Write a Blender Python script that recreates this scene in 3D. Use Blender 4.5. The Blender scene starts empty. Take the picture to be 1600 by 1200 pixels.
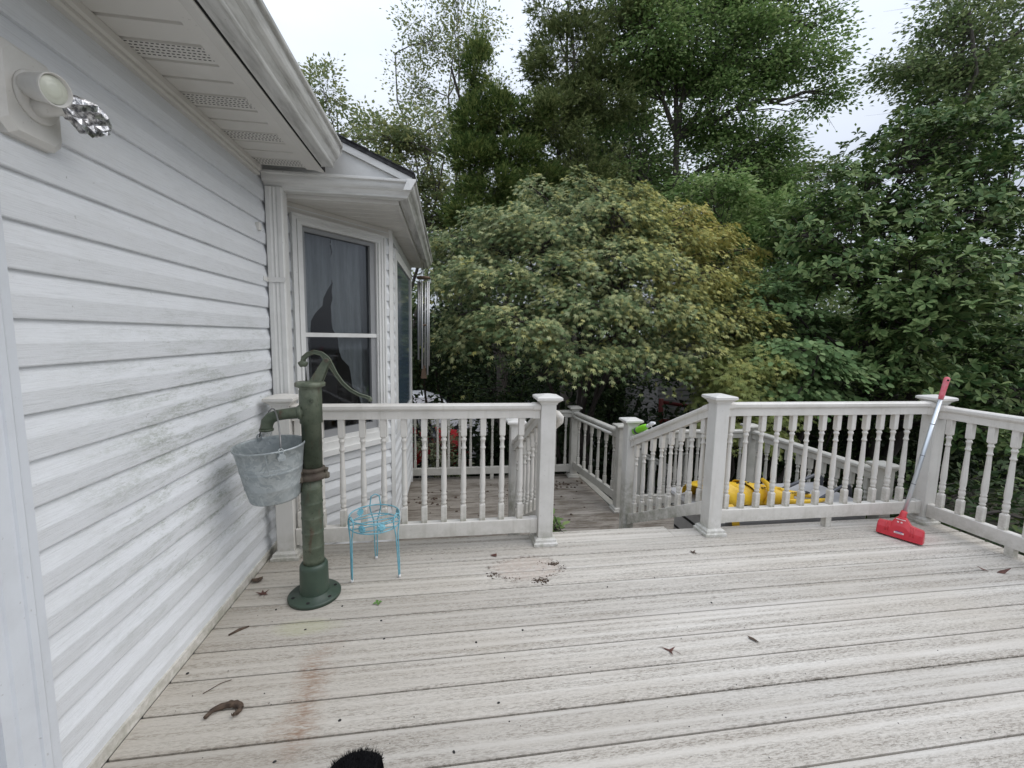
import bpy, bmesh, math, random
import numpy as np
from mathutils import Vector, Matrix
random.seed(7); rng = np.random.default_rng(7)
R = math.radians
scene = bpy.context.scene
COL = scene.collection
# ------------------------------------------------------------------ camera
CAM_ROT = ((0.98885818, -0.14760454, 0.01929706), (0.00249344, -0.11318979, -0.99357026), (0.14883972, 0.98254820, -0.11156060))
cam_d = bpy.data.cameras.new('camera'); cam = bpy.data.objects.new('camera', cam_d); COL.objects.link(cam)
r_, d_, f_ = [Vector(v) for v in CAM_ROT]
m3 = Matrix((r_, -d_, -f_)).transposed()
cam.matrix_world = Matrix.Translation((0, 0, 1.30)) @ m3.to_4x4()
cam_d.sensor_width = 36; cam_d.lens = 660.46 / 1600 * 36
cam_d.clip_start = 0.05; cam_d.clip_end = 600
scene.camera = cam
# ------------------------------------------------------------------ overcast sky
SUN_EL, SUN_AZ = 48.0, 105.0            # azimuth clockwise from +Y
w = bpy.data.worlds.new('World'); scene.world = w; w.use_nodes = True
nt = w.node_tree; nt.nodes.clear()
out = nt.nodes.new('ShaderNodeOutputWorld'); bg = nt.nodes.new('ShaderNodeBackground')
sky = nt.nodes.new('ShaderNodeTexSky'); sky.sky_type = 'NISHITA'; sky.sun_disc = False
sky.sun_elevation = R(SUN_EL); sky.sun_rotation = R(SUN_AZ); sky.air_density = 1.0; sky.dust_density = 3.0
tc = nt.nodes.new('ShaderNodeTexCoord'); mp = nt.nodes.new('ShaderNodeMapping'); mp.inputs['Scale'].default_value = (1.0, 1.0, 2.2)
nz = nt.nodes.new('ShaderNodeTexNoise'); nz.inputs['Scale'].default_value = 1.6; nz.inputs['Detail'].default_value = 5; nz.inputs['Roughness'].default_value = .55
cr = nt.nodes.new('ShaderNodeValToRGB'); cr.color_ramp.elements[0].position = .32; cr.color_ramp.elements[1].position = .68
cr.color_ramp.elements[0].color = (6.1, 6.7, 7.9, 1); cr.color_ramp.elements[1].color = (7.7, 8.25, 9.2, 1)
# an overcast sky is brighter overhead (even in azimuth)
sp = nt.nodes.new('ShaderNodeSeparateXYZ'); mr = nt.nodes.new('ShaderNodeMapRange')
mr.inputs['From Min'].default_value = 0.0; mr.inputs['From Max'].default_value = 1.0
mr.inputs['To Min'].default_value = 0.44; mr.inputs['To Max'].default_value = 1.42
vm = nt.nodes.new('ShaderNodeVectorMath'); vm.operation = 'SCALE'
mx = nt.nodes.new('ShaderNodeMixRGB'); mx.inputs['Fac'].default_value = .93
L = nt.links.new
L(tc.outputs['Generated'], mp.inputs['Vector']); L(mp.outputs[0], nz.inputs['Vector']); L(nz.outputs['Fac'], cr.inputs['Fac'])
L(tc.outputs['Generated'], sp.inputs[0]); L(sp.outputs['Z'], mr.inputs['Value'])
L(cr.outputs['Color'], vm.inputs[0]); L(mr.outputs[0], vm.inputs['Scale'])
L(sky.outputs[0], mx.inputs['Color1']); L(vm.outputs[0], mx.inputs['Color2'])
L(mx.outputs[0], bg.inputs['Color']); L(bg.outputs[0], out.inputs['Surface'])
bg.inputs['Strength'].default_value = 0.102
sd = bpy.data.lights.new('sun', 'SUN'); sd.energy = .82; sd.angle = R(60); sd.color = (1, .94, .85)
so = bpy.data.objects.new('sun', sd); COL.objects.link(so)
az = R(SUN_AZ); el = R(SUN_EL)
dirv = Vector((math.sin(az) * math.cos(el), math.cos(az) * math.cos(el), math.sin(el)))
so.rotation_euler = dirv.to_track_quat('Z', 'Y').to_euler(); so.location = (6, -6, 12)
scene.view_settings.view_transform = 'Standard'; scene.view_settings.look = 'None'
scene.view_settings.exposure = 0.56; scene.view_settings.gamma = 1; scene.view_settings.use_curve_mapping = False
scene.cycles.max_bounces = 6; scene.cycles.transparent_max_bounces = 8

# ------------------------------------------------------------------ materials
class NG:
    def __init__(s, name, rough=.6, col=(.5, .5, .5), metal=0, spec=.5):
        s.m = bpy.data.materials.new(name); s.m.use_nodes = True; s.t = s.m.node_tree
        s.b = s.t.nodes['Principled BSDF']
        s.b.inputs['Roughness'].default_value = rough; s.b.inputs['Base Color'].default_value = (*col, 1)
        s.b.inputs['Metallic'].default_value = metal; s.b.inputs['Specular IOR Level'].default_value = spec
        s.tc = s.t.nodes.new('ShaderNodeTexCoord')
    def n(s, typ, **k):
        o = s.t.nodes.new(typ)
        for a, b in k.items(): setattr(o, a, b)
        return o
    def l(s, a, b): s.t.links.new(a, b)
    def noise(s, scale=(1, 1, 1), sc=1.0, det=4, rough=.55, dist=0, src='Object', loc=(0, 0, 0)):
        mp = s.n('ShaderNodeMapping'); mp.inputs['Scale'].default_value = scale; mp.inputs['Location'].default_value = loc
        s.l(s.tc.outputs[src], mp.inputs[0]); nz = s.n('ShaderNodeTexNoise')
        nz.inputs['Scale'].default_value = sc; nz.inputs['Detail'].default_value = det; nz.inputs['Roughness'].default_value = rough; nz.inputs['Distortion'].default_value = dist
        s.l(mp.outputs[0], nz.inputs['Vector']); return nz.outputs['Fac']
    def ramp(s, fac, stops):
        r = s.n('ShaderNodeValToRGB'); e = r.color_ramp.elements
        while len(e) < len(stops): e.new(.5)
        for i, (p, c) in enumerate(stops):
            e[i].position = p; e[i].color = (*c, 1) if len(c) == 3 else c
        s.l(fac, r.inputs['Fac']); return r.outputs['Color']
    def rng(s, fac, a, b, c=0., d=1.):
        r = s.n('ShaderNodeMapRange'); r.inputs['From Min'].default_value = a; r.inputs['From Max'].default_value = b
        r.inputs['To Min'].default_value = c; r.inputs['To Max'].default_value = d; s.l(fac, r.inputs['Value']); return r.outputs[0]
    def math(s, op, a, b=None):
        r = s.n('ShaderNodeMath', operation=op)
        for i, v in enumerate((a, b)):
            if v is None: continue
            if isinstance(v, (int, float)): r.inputs[i].default_value = v
            else: s.l(v, r.inputs[i])
        return r.outputs[0]
    def mix(s, fac, a, b, mode='MIX'):
        r = s.n('ShaderNodeMixRGB', blend_type=mode)
        for i, v in (('Fac', fac), ('Color1', a), ('Color2', b)):
            if isinstance(v, (int, float)): r.inputs[i].default_value = v
            elif isinstance(v, tuple): r.inputs[i].default_value = (*v, 1)
            else: s.l(v, r.inputs[i])
        return r.outputs[0]
    def pos(s, c):
        x = s.n('ShaderNodeSeparateXYZ'); s.l(s.tc.outputs['Object'], x.inputs[0]); return x.outputs[c]
    def col(s, c): s.l(c, s.b.inputs['Base Color']); return s
    def bump(s, h, st=.3, dist=.01):
        b = s.n('ShaderNodeBump'); b.inputs['Strength'].default_value = st; b.inputs['Distance'].default_value = dist
        s.l(h, b.inputs['Height']); s.l(b.outputs[0], s.b.inputs['Normal']); return s

def ell(g, cx, cy, rx, ry, warp=.35, sc=6):
    """soft mask: 1 inside an irregular ellipse on the x/y plane"""
    x = g.math('DIVIDE', g.math('SUBTRACT', g.pos(0), cx), rx); y = g.math('DIVIDE', g.math('SUBTRACT', g.pos(1), cy), ry)
    r = g.math('SQRT', g.math('ADD', g.math('MULTIPLY', x, x), g.math('MULTIPLY', y, y)))
    return g.math('ADD', r, g.math('MULTIPLY', g.math('SUBTRACT', g.noise(sc=sc, det=5), .5), warp * 2))

def siding_mat(name, long_axis, base=(.745, .765, .79), algae=True):
    g = NG(name, .5, spec=.35)
    s = (9, 11, 380) if long_axis == 1 else (12, 12, 380)
    grain = g.noise(s, 1, 5, .65, .12)
    c = g.ramp(grain, [(.32, tuple(v * .86 for v in base)), (.46, tuple(v * .97 for v in base)), (.75, tuple(min(1, v * 1.04) for v in base))])
    dust = g.noise((1, 1, 2), 6.0, 8, .75)
    c = g.mix(g.rng(dust, .46, .75, 0, .18), c, (.50, .50, .47))
    if algae:
        m = g.noise((1.6, 1.6, 9), 2.0, 8, .78, .3)
        zz = g.pos(2); yy = g.pos(1)
        zm = g.math('MULTIPLY', g.rng(zz, .12, .5, .25, 1), g.rng(zz, 1.5, 1.05)); ym = g.rng(yy, 1.15, 1.7)
        mk = g.math('MULTIPLY', g.math('MULTIPLY', zm, ym), g.rng(m, .46, .60))
        sp2 = g.noise((55, 45, 150), 1.0, 6, .8, .3)
        mk = g.math('MULTIPLY', mk, g.rng(sp2, .40, .56, .12, 1.0))
        c = g.mix(g.math('MULTIPLY', mk, .62), c, (.25, .28, .215))
        streak = g.noise((3, 14, 60), 1.0, 8, .8, .4)
        mk2 = g.math('MULTIPLY', g.math('MULTIPLY', zm, ym), g.rng(streak, .58, .70))
        c = g.mix(g.math('MULTIPLY', mk2, .75), c, (.14, .15, .12))
    speck = g.noise((1, 1, 1), 55, 2, .5)
    c = g.mix(g.rng(speck, .74, .80, 0, .5), c, (.2, .2, .19))
    g.col(c); g.bump(g.math('ADD', grain, g.math('MULTIPLY', g.noise(sc=150, det=3), .5)), .5, .003); return g.m

M = {}
M['siding'] = siding_mat('vinyl_siding', 1)
M['siding_bay'] = siding_mat('vinyl_siding_bay', 0, (.73, .745, .755), False)
def white(name, base, dirt=(.30, .28, .25), amt=.35, sc=4, z=(1, 1, 1), rough=.45):
    g = NG(name, rough, spec=.4); a = g.noise(z, sc, 7, .65)
    c = g.mix(g.rng(a, .45, .8, 0, amt), base, dirt)
    s = g.noise((1, 1, 1), 90, 2, .5); c = g.mix(g.rng(s, .70, .78, 0, .5), c, dirt)
    if name.startswith('vinyl'):
        gr = g.math('MULTIPLY', g.rng(g.pos(2), .16, .0, .0, 1), g.rng(g.noise(sc=14, det=6, rough=.75), .38, .62)); c = g.mix(g.math('MULTIPLY', gr, .7), c, (.24, .24, .17))
        st = g.noise((18, 18, 1.2), 1.5, 5, .6); c = g.mix(g.rng(st, .56, .72, 0, .28), c, (.38, .36, .30))
    g.col(c); g.bump(g.noise(sc=40, det=3), .08, .003); return g.m
M['trim'] = white('white_trim', (.70, .70, .68))
M['rail'] = white('vinyl_rail', (.68, .655, .61), (.33, .31, .27), .4, 5)
M['rail_old'] = white('weathered_rail', (.50, .485, .44), (.24, .24, .20), .6, 6)
M['post'] = white('vinyl_post', (.66, .645, .61), (.34, .32, .28), .35, 5)
M['soffit'] = white('soffit_white', (.64, .625, .59), (.36, .34, .30), .35, 2.5)
M['gutter'] = white('gutter_white', (.58, .58, .56), (.13, .125, .11), .95, 3.2, (7, .9, 7))
M['gutter2'] = white('gutter_white_bay', (.68, .68, .66), (.22, .21, .19), .55, 3.0, (1, 6, 6))
M['dark'] = NG('gap_shade', .9, (.015, .015, .015)).m  # near-black colour painted in place of shade in slots, holes and gaps
M['fascia_dirty'] = white('fascia_dirty', (.52, .51, .47), (.15, .15, .13), .7, 7)

def deck_mat(name, dirty=0.0):
    g = NG(name, .75, spec=.25)
    oi = g.n('ShaderNodeObjectInfo')
    big = g.noise((.35, 7, 1), 2.2, 6, .6)
    band = g.noise((.12, 24, 1), 1.6, 3, .5)
    fine = g.noise((42, 230, 42), 1.0, 4, .75, .6)
    fine2 = g.noise((110, 420, 110), 1.0, 2, .5, loc=(3, 1, 0))
    base = g.ramp(band, [(.3, (.465, .43, .375)), (.5, (.565, .53, .475)), (.7, (.645, .615, .565))])
    base = g.mix(.35, base, g.ramp(big, [(.3, (.42, .38, .335)), (.7, (.68, .66, .62))]))
    patch = g.noise((2.2, 26, 2), 1.0, 4, .65, loc=(5, 2, 0))
    base = g.mix(g.math('MULTIPLY', g.rng(fine, .46, .58, 0, .95), g.math('MULTIPLY', g.rng(band, .66, .40, .12, 1.0), g.rng(patch, .36, .56, .25, 1.0))), base, (.165, .145, .12))
    base = g.mix(g.math('MULTIPLY', g.rng(patch, .50, .66, 0, .32), g.rng(band, .6, .4)), base, (.33, .30, .26))
    base = g.mix(g.rng(fine2, .58, .68, 0, .45), base, (.70, .69, .66))
    warm = g.noise(sc=.9, det=3)
    base = g.mix(g.rng(warm, .4, .7, 0, .35), base, (.42, .375, .31))
    # deck colour turns browner and darker towards the wall on the left
    lm = g.rng(g.pos(0), .3, -1.1, 0, .45); base = g.mix(lm, base, (.355, .32, .265))
    v = g.rng(oi.outputs['Random'], 0, 1, .90, 1.07)
    hv = g.n('ShaderNodeHueSaturation'); g.l(v, hv.inputs['Value']); hv.inputs['Saturation'].default_value = 1.0; g.l(base, hv.inputs['Color']); base = hv.outputs[0]
    if not dirty:
        # dried ring stain, rust run, algae by the pump
        r1 = ell(g, .44, 2.22, .21, .13, .22, 9)
        ring = g.math('MULTIPLY', g.rng(r1, .72, .98), g.rng(r1, 1.16, 1.0)); sp = g.noise(sc=38, det=6, rough=.8)
        base = g.mix(g.math('MULTIPLY', g.rng(r1, 1.05, .8, 0, .40), g.rng(sp, .35, .6)), base, (.42, .30, .24))
        base = g.mix(g.math('MULTIPLY', ring, g.rng(sp, .50, .60, 0, .8)), base, (.10, .075, .06))
        sm = g.math('SUBTRACT', g.pos(0), g.math('ADD', -.50, g.math('MULTIPLY', g.math('SUBTRACT', g.noise(sc=5, det=4), .5), .22)))
        rl = g.math('MULTIPLY', g.rng(g.math('ABSOLUTE', sm), .085, 0), g.math('MULTIPLY', g.rng(g.pos(1), 1.20, 1.33), g.rng(g.pos(1), 1.80, 1.6)))
        base = g.mix(g.math('MULTIPLY', rl, g.rng(g.noise((8, 40, 8), 3, 5, .7), .37, .60, 0, .85)), base, (.25, .145, .085))
        r2 = ell(g, -.62, 1.86, .17, .06, .4, 7); base = g.mix(g.rng(r2, 1.1, .5, 0, .35), base, (.42, .43, .24))
        r3 = ell(g, 3.10, 2.28, .22, .10, .4, 5); base = g.mix(g.rng(r3, 1.1, .5, 0, .16), base, (.60, .33, .32))
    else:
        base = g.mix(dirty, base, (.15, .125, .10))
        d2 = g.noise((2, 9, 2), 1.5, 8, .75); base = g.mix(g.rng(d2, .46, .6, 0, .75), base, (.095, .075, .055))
    g.col(base); g.bump(g.math('ADD', fine, g.math('MULTIPLY', band, .6)), .5, .0022); return g.m
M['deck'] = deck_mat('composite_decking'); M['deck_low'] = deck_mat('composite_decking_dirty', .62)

g = NG('pump_green_iron', .5, spec=.45); n1 = g.noise(sc=5, det=7, rough=.65); n2 = g.noise((4, 4, .8), 9, 6, .7)
c = g.ramp(n1, [(.32, (.033, .045, .030)), (.46, (.07, .09, .06)), (.58, (.11, .13, .09)), (.70, (.18, .20, .145))])
c = g.mix(g.rng(n2, .56, .68, 0, .8), c, (.085, .045, .028)); sp3 = g.noise(sc=70, det=3); c = g.mix(g.rng(sp3, .62, .70, 0, .6), c, (.03, .028, .02)); g.col(c); g.bump(g.noise(sc=50, det=5), .35, .004); M['pump'] = g.m
g = NG('pump_green_dark', .42, spec=.5); n1 = g.noise(sc=6, det=6); c = g.ramp(n1, [(.3, (.025, .045, .033)), (.7, (.05, .078, .055))])
c = g.mix(g.rng(g.noise((4, 4, 1), 11, 6, .7), .62, .74, 0, .6), c, (.12, .07, .04)); g.col(c); g.bump(g.noise(sc=60, det=4), .2, .003); M['pump_base'] = g.m
g = NG('pump_rust', .75); c = g.ramp(g.noise(sc=14, det=7, rough=.7), [(.3, (.045, .030, .022)), (.55, (.085, .070, .052)), (.75, (.13, .12, .085))]); g.col(c); g.bump(g.noise(sc=60, det=5), .6, .004); M['rust'] = g.m
g = NG('galvanised_steel', .48, metal=.35); vo = g.n('ShaderNodeTexVoronoi'); vo.inputs['Scale'].default_value = 60
mpn = g.n('ShaderNodeMapping'); g.l(g.tc.outputs['Object'], mpn.inputs[0])
nn = g.n('ShaderNodeTexNoise'); nn.inputs['Scale'].default_value = 9; nn.inputs['Detail'].default_value = 5; g.l(mpn.outputs[0], nn.inputs['Vector'])
vadd = g.mix(.22, g.tc.outputs['Object'], nn.outputs['Color']); g.l(vadd, vo.inputs['Vector'])
c = g.ramp(g.n('ShaderNodeRGBToBW').outputs[0], [(0, (.3, .3, .3)), (1, (.5, .5, .5))])
bw = g.n('ShaderNodeRGBToBW'); g.l(vo.outputs['Color'], bw.inputs[0])
c = g.ramp(bw.outputs[0], [(.2, (.30, .335, .345)), (.5, (.35, .385, .395)), (.8, (.42, .455, .46))])
c = g.mix(g.rng(g.noise(sc=7, det=7, rough=.7), .5, .68, 0, .35), c, (.52, .55, .55))
c = g.mix(g.rng(g.noise(sc=4, det=5), .5, .7, 0, .5), c, (.24, .27, .27)); g.col(c); g.bump(g.noise(sc=18, det=3), .15, .006); M['galv'] = g.m
M['wire'] = NG('steel_wire', .4, (.22, .22, .22), .8).m
g = NG('blue_painted_wire', .4); g.col(g.ramp(g.noise(sc=30, det=4), [(.35, (.12, .36, .46)), (.7, (.24, .50, .58))])); M['blue'] = g.m
M['foil'] = None
g = NG('crumpled_foil', .30, (.74, .74, .76), .9); g.col(g.ramp(g.noise(sc=75, det=4, rough=.7), [(.40, (.16, .16, .17)), (.5, (.50, .50, .51)), (.62, (.85, .85, .87))])); g.bump(g.noise(sc=70, det=3, rough=.6), .8, .004); M['foil'] = g.m
M['lamp_white'] = white('lamp_plastic', (.67, .66, .63), (.36, .34, .30), .3, 12)
g = NG('lamp_glass', .25, (.62, .64, .55), spec=.6); g.bump(g.noise(sc=90, det=3), .3, .003); M['lens'] = g.m
g = NG('red_plastic', .35, spec=.5); g.col(g.ramp(g.noise(sc=12, det=5), [(.3, (.50, .02, .035)), (.75, (.62, .05, .06))])); M['red'] = g.m
g = NG('pink_grip', .55); g.col(g.ramp(g.noise(sc=40, det=5), [(.35, (.62, .10, .13)), (.7, (.62, .22, .25))])); M['grip'] = g.m
M['alu'] = NG('aluminium_tube', .32, (.62, .66, .70), .7).m
M['door'] = white('door_trim_paint', (.66, .69, .73), (.36, .36, .36), .3, 5)
M['black'] = NG('black_rubber', .6, (.02, .02, .02)).m
g = NG('yellow_plastic', .45); g.col(g.ramp(g.noise(sc=5, det=6), [(.3, (.62, .36, .012)), (.7, (.80, .52, .03))])); g.bump(g.noise(sc=9, det=4), .25, .02); M['yellow'] = g.m
M['greytube'] = NG('grey_tube', .45, (.09, .095, .11), .2).m
M['box'] = white('resin_box', (.42, .415, .42), (.25, .24, .23), .4, 6)
M['lime'] = NG('lime_plastic', .35, (.22, .62, .02)).m
M['spraywhite'] = NG('white_nozzle', .4, (.75, .75, .75)).m
M['print'] = NG('pale_print', .5, (.75, .62, .60)).m
M['chime'] = NG('chime_metal', .35, (.50, .50, .50), .6).m
g = NG('chime_wood', .6); g.col(g.ramp(g.noise((3, 3, 20), 6, 4), [(.3, (.11, .07, .045)), (.7, (.20, .13, .08))])); M['wood'] = g.m
g = NG('asphalt_shingle', .9); g.col(g.ramp(g.noise(sc=35, det=6), [(.3, (.02, .02, .022)), (.7, (.07, .07, .072))])); g.bump(g.noise(sc=80, det=4), .6, .006); M['shingle'] = g.m
M['black_tail'] = None
g = NG('window_screen_frame', .5, (.28, .285, .29)); M['wframe'] = g.m
g = NG('curtain_cloth', .9); g.col(g.ramp(g.noise((30, 30, 2), 2, 5), [(.3, (.48, .50, .50)), (.7, (.64, .66, .66))])); M['curtain'] = g.m
g = NG('window_glass', .03, (1, 1, 1)); tr = g.n('ShaderNodeBsdfTransparent'); tr.inputs[0].default_value = (.76, .78, .79, 1)
gl = g.n('ShaderNodeBsdfGlossy'); gl.inputs['Roughness'].default_value = .04; gl.inputs[0].default_value = (.6, .6, .62, 1)
fr = g.n('ShaderNodeFresnel'); fr.inputs['IOR'].default_value = 1.5; ms = g.n('ShaderNodeMixShader')
g.l(fr.outputs[0], ms.inputs[0]); g.l(tr.outputs[0], ms.inputs[1]); g.l(gl.outputs[0], ms.inputs[2]); g.l(ms.outputs[0], g.t.nodes['Material Output'].inputs[0]); M['glass'] = g.m
M['glass_dark'] = NG('dark_screen_glass', .12, (.055, .085, .12), spec=.6).m
def leafmat(name, stops, trans=.35, rough=.45, patch=None):
    g = NG(name, rough, spec=.15)
    gi = g.n('ShaderNodeNewGeometry'); rnd = gi.outputs['Random Per Island']
    big = g.noise(sc=1.9, det=5, rough=.65)
    f = g.math('ADD', g.math('MULTIPLY', rnd, .55), g.math('MULTIPLY', g.rng(big, .3, .7), .45))
    c = g.ramp(f, stops)
    if patch: c = patch(g, c, rnd)
    g.col(c)
    tl = g.n('ShaderNodeBsdfTranslucent'); g.l(c, tl.inputs[0]); ms = g.n('ShaderNodeMixShader'); ms.inputs[0].default_value = trans
    g.l(g.b.outputs[0], ms.inputs[1]); g.l(tl.outputs[0], ms.inputs[2]); g.l(ms.outputs[0], g.t.nodes['Material Output'].inputs[0]); return g.m
def maple_patch(g, c, rnd):
    # autumn turning: yellow and orange leaves at the upper right of the crown
    x = g.rng(g.pos(0), 1.9, 4.0); z = g.rng(g.pos(2), 1.0, 3.0); n = g.noise(sc=1.3, det=5, rough=.7)
    m = g.math('ADD', g.math('MULTIPLY', x, g.math('ADD', .35, g.math('MULTIPLY', z, .55))), g.math('MULTIPLY', n, .75))
    m = g.math('ADD', m, g.math('MULTIPLY', g.math('SUBTRACT', rnd, .5), 1.1))
    c = g.mix(g.rng(m, .42, 1.30, 0, .85), c, (.58, .54, .16))
    c = g.mix(g.rng(m, 1.40, 1.9, 0, .6), c, (.52, .33, .12))
    # pale upper leaf faces here and there
    return c
M['maple'] = leafmat('japanese_maple_leaves', [(.22, (.09, .14, .06)), (.42, (.17, .235, .105)), (.58, (.29, .345, .18)), (.74, (.45, .49, .30)), (.90, (.54, .50, .15))], .24, .6, maple_patch)
M['maple2'] = leafmat('yellow_green_maple_leaves', [(.2, (.20, .25, .08)), (.55, (.32, .37, .13)), (.85, (.45, .45, .15))], .4)
M['magn'] = leafmat('magnolia_leaves', [(.2, (.05, .105, .035)), (.5, (.115, .185, .062)), (.8, (.26, .33, .13))], .18, .5)
M['dogwood'] = leafmat('dogwood_leaves', [(.2, (.10, .18, .07)), (.55, (.18, .28, .11)), (.85, (.29, .38, .17))], .3, .5)
M['tall'] = leafmat('tall_tree_leaves', [(.2, (.12, .205, .065)), (.5, (.21, .32, .11)), (.8, (.38, .47, .20))], .40, .45)
M['fill'] = leafmat('woodland_leaves', [(.2, (.11, .165, .065)), (.5, (.19, .26, .11)), (.8, (.36, .41, .19))], .38, .5)
M['cedar'] = leafmat('cedar_foliage', [(.2, (.06, .11, .03)), (.5, (.13, .19, .055)), (.8, (.30, .34, .11))], .25, .7)
M['pine'] = leafmat('brownish_cedar_foliage', [(.2, (.09, .125, .045)), (.5, (.17, .215, .08)), (.8, (.32, .35, .15))], .3, .6)
M['birch'] = leafmat('sparse_leaves', [(.2, (.16, .22, .10)), (.5, (.27, .32, .15)), (.8, (.42, .42, .18))], .45, .5)
M['under'] = leafmat('shade_painted_understory', [(.2, (.018, .032, .016)), (.55, (.035, .055, .025)), (.85, (.07, .09, .04))], .2, .55)  # deep shade of the undergrowth is put into the leaf colour
M['shade_leaf'] = leafmat('shade_painted_shrub_leaves', [(.2, (.025, .045, .018)), (.55, (.045, .075, .028)), (.85, (.10, .14, .04))], .25, .5)  # shrub leaves coloured dark to carry the shade they stand in
M['pale'] = leafmat('variegated_leaves', [(.2, (.20, .24, .12)), (.6, (.42, .45, .28)), (.9, (.62, .62, .48))], .3, .5)
M['redflower'] = leafmat('red_petals', [(.2, (.45, .01, .03)), (.8, (.65, .03, .06))], .2, .5)
g = NG('bark', .9); g.col(g.ramp(g.noise((8, 8, 1.5), 4, 7, .7), [(.3, (.055, .047, .04)), (.55, (.12, .105, .09)), (.75, (.22, .20, .175))])); g.bump(g.noise((8, 8, 2), 6, 5), .7, .02); M['bark'] = g.m
g = NG('dark_bark', .9); g.col(g.ramp(g.noise((8, 8, 2), 5, 6, .7), [(.3, (.03, .025, .022)), (.7, (.085, .07, .06))])); M['bark_d'] = g.m
g = NG('grey_bark', .9); g.col(g.ramp(g.noise((6, 6, 2), 5, 6, .7), [(.3, (.12, .11, .10)), (.7, (.28, .27, .25))])); M['bark_g'] = g.m
g = NG('leaf_litter_ground', .95); g.col(g.ramp(g.noise(sc=3, det=9, rough=.75), [(.3, (.02, .018, .014)), (.5, (.05, .042, .03)), (.65, (.05, .065, .03)), (.8, (.12, .10, .075))])); g.bump(g.noise(sc=12, det=6), .8, .05); M['ground'] = g.m
g = NG('grey_paving', .9); g.col(g.ramp(g.noise(sc=6, det=8, rough=.7), [(.3, (.10, .10, .10)), (.7, (.19, .185, .18))])); M['paving'] = g.m
g = NG('dry_leaf', .7); g.col(g.ramp(g.noise(sc=60, det=4), [(.3, (.055, .022, .018)), (.7, (.13, .05, .035))])); M['dryleaf'] = g.m
g = NG('brown_leaf', .8); g.col(g.ramp(g.noise(sc=60, det=4), [(.3, (.035, .022, .016)), (.7, (.11, .075, .05))])); M['brownleaf'] = g.m
g = NG('black_fur', .8, (.004, .004, .005), 0, .12); M['fur'] = g.m
g = NG('white_fur', .8, (.6, .58, .56)); M['furw'] = g.m
M['sprout'] = NG('sprout_green', .5, (.10, .22, .04)).m
M['redpaint'] = NG('red_painted_pipe', .5, (.20, .025, .02)).m
g = NG('grey_clapboard', .8); g.col(g.ramp(g.noise((2, 2, 20), 2, 6), [(.3, (.20, .19, .175)), (.7, (.34, .325, .30))])); M['clap'] = g.m
M['car_white'] = NG('white_car_paint', .25, (.75, .75, .76)).m
M['car_red'] = NG('red_car_paint', .3, (.42, .015, .02)).m
M['carglass'] = NG('car_glass', .08, (.02, .025, .03)).m

# ------------------------------------------------------------------ object helpers
def fastmesh(name, V, faces_flat, counts, mats, matidx=None, smooth=False):
    me = bpy.data.meshes.new(name)
    V = np.asarray(V, dtype=np.float32); F = np.asarray(faces_flat, dtype=np.int32); Cn = np.asarray(counts, dtype=np.int32)
    me.vertices.add(len(V)); me.vertices.foreach_set('co', V.ravel())
    me.loops.add(len(F)); me.loops.foreach_set('vertex_index', F)
    me.polygons.add(len(Cn)); st = np.zeros(len(Cn), dtype=np.int32); st[1:] = np.cumsum(Cn)[:-1]
    me.polygons.foreach_set('loop_start', st); me.polygons.foreach_set('loop_total', Cn)
    for m in mats: me.materials.append(m)
    if matidx is not None: me.polygons.foreach_set('material_index', np.asarray(matidx, dtype=np.int32))
    if smooth: me.polygons.foreach_set('use_smooth', np.ones(len(Cn), dtype=bool))
    me.update(calc_edges=True); return me
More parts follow.
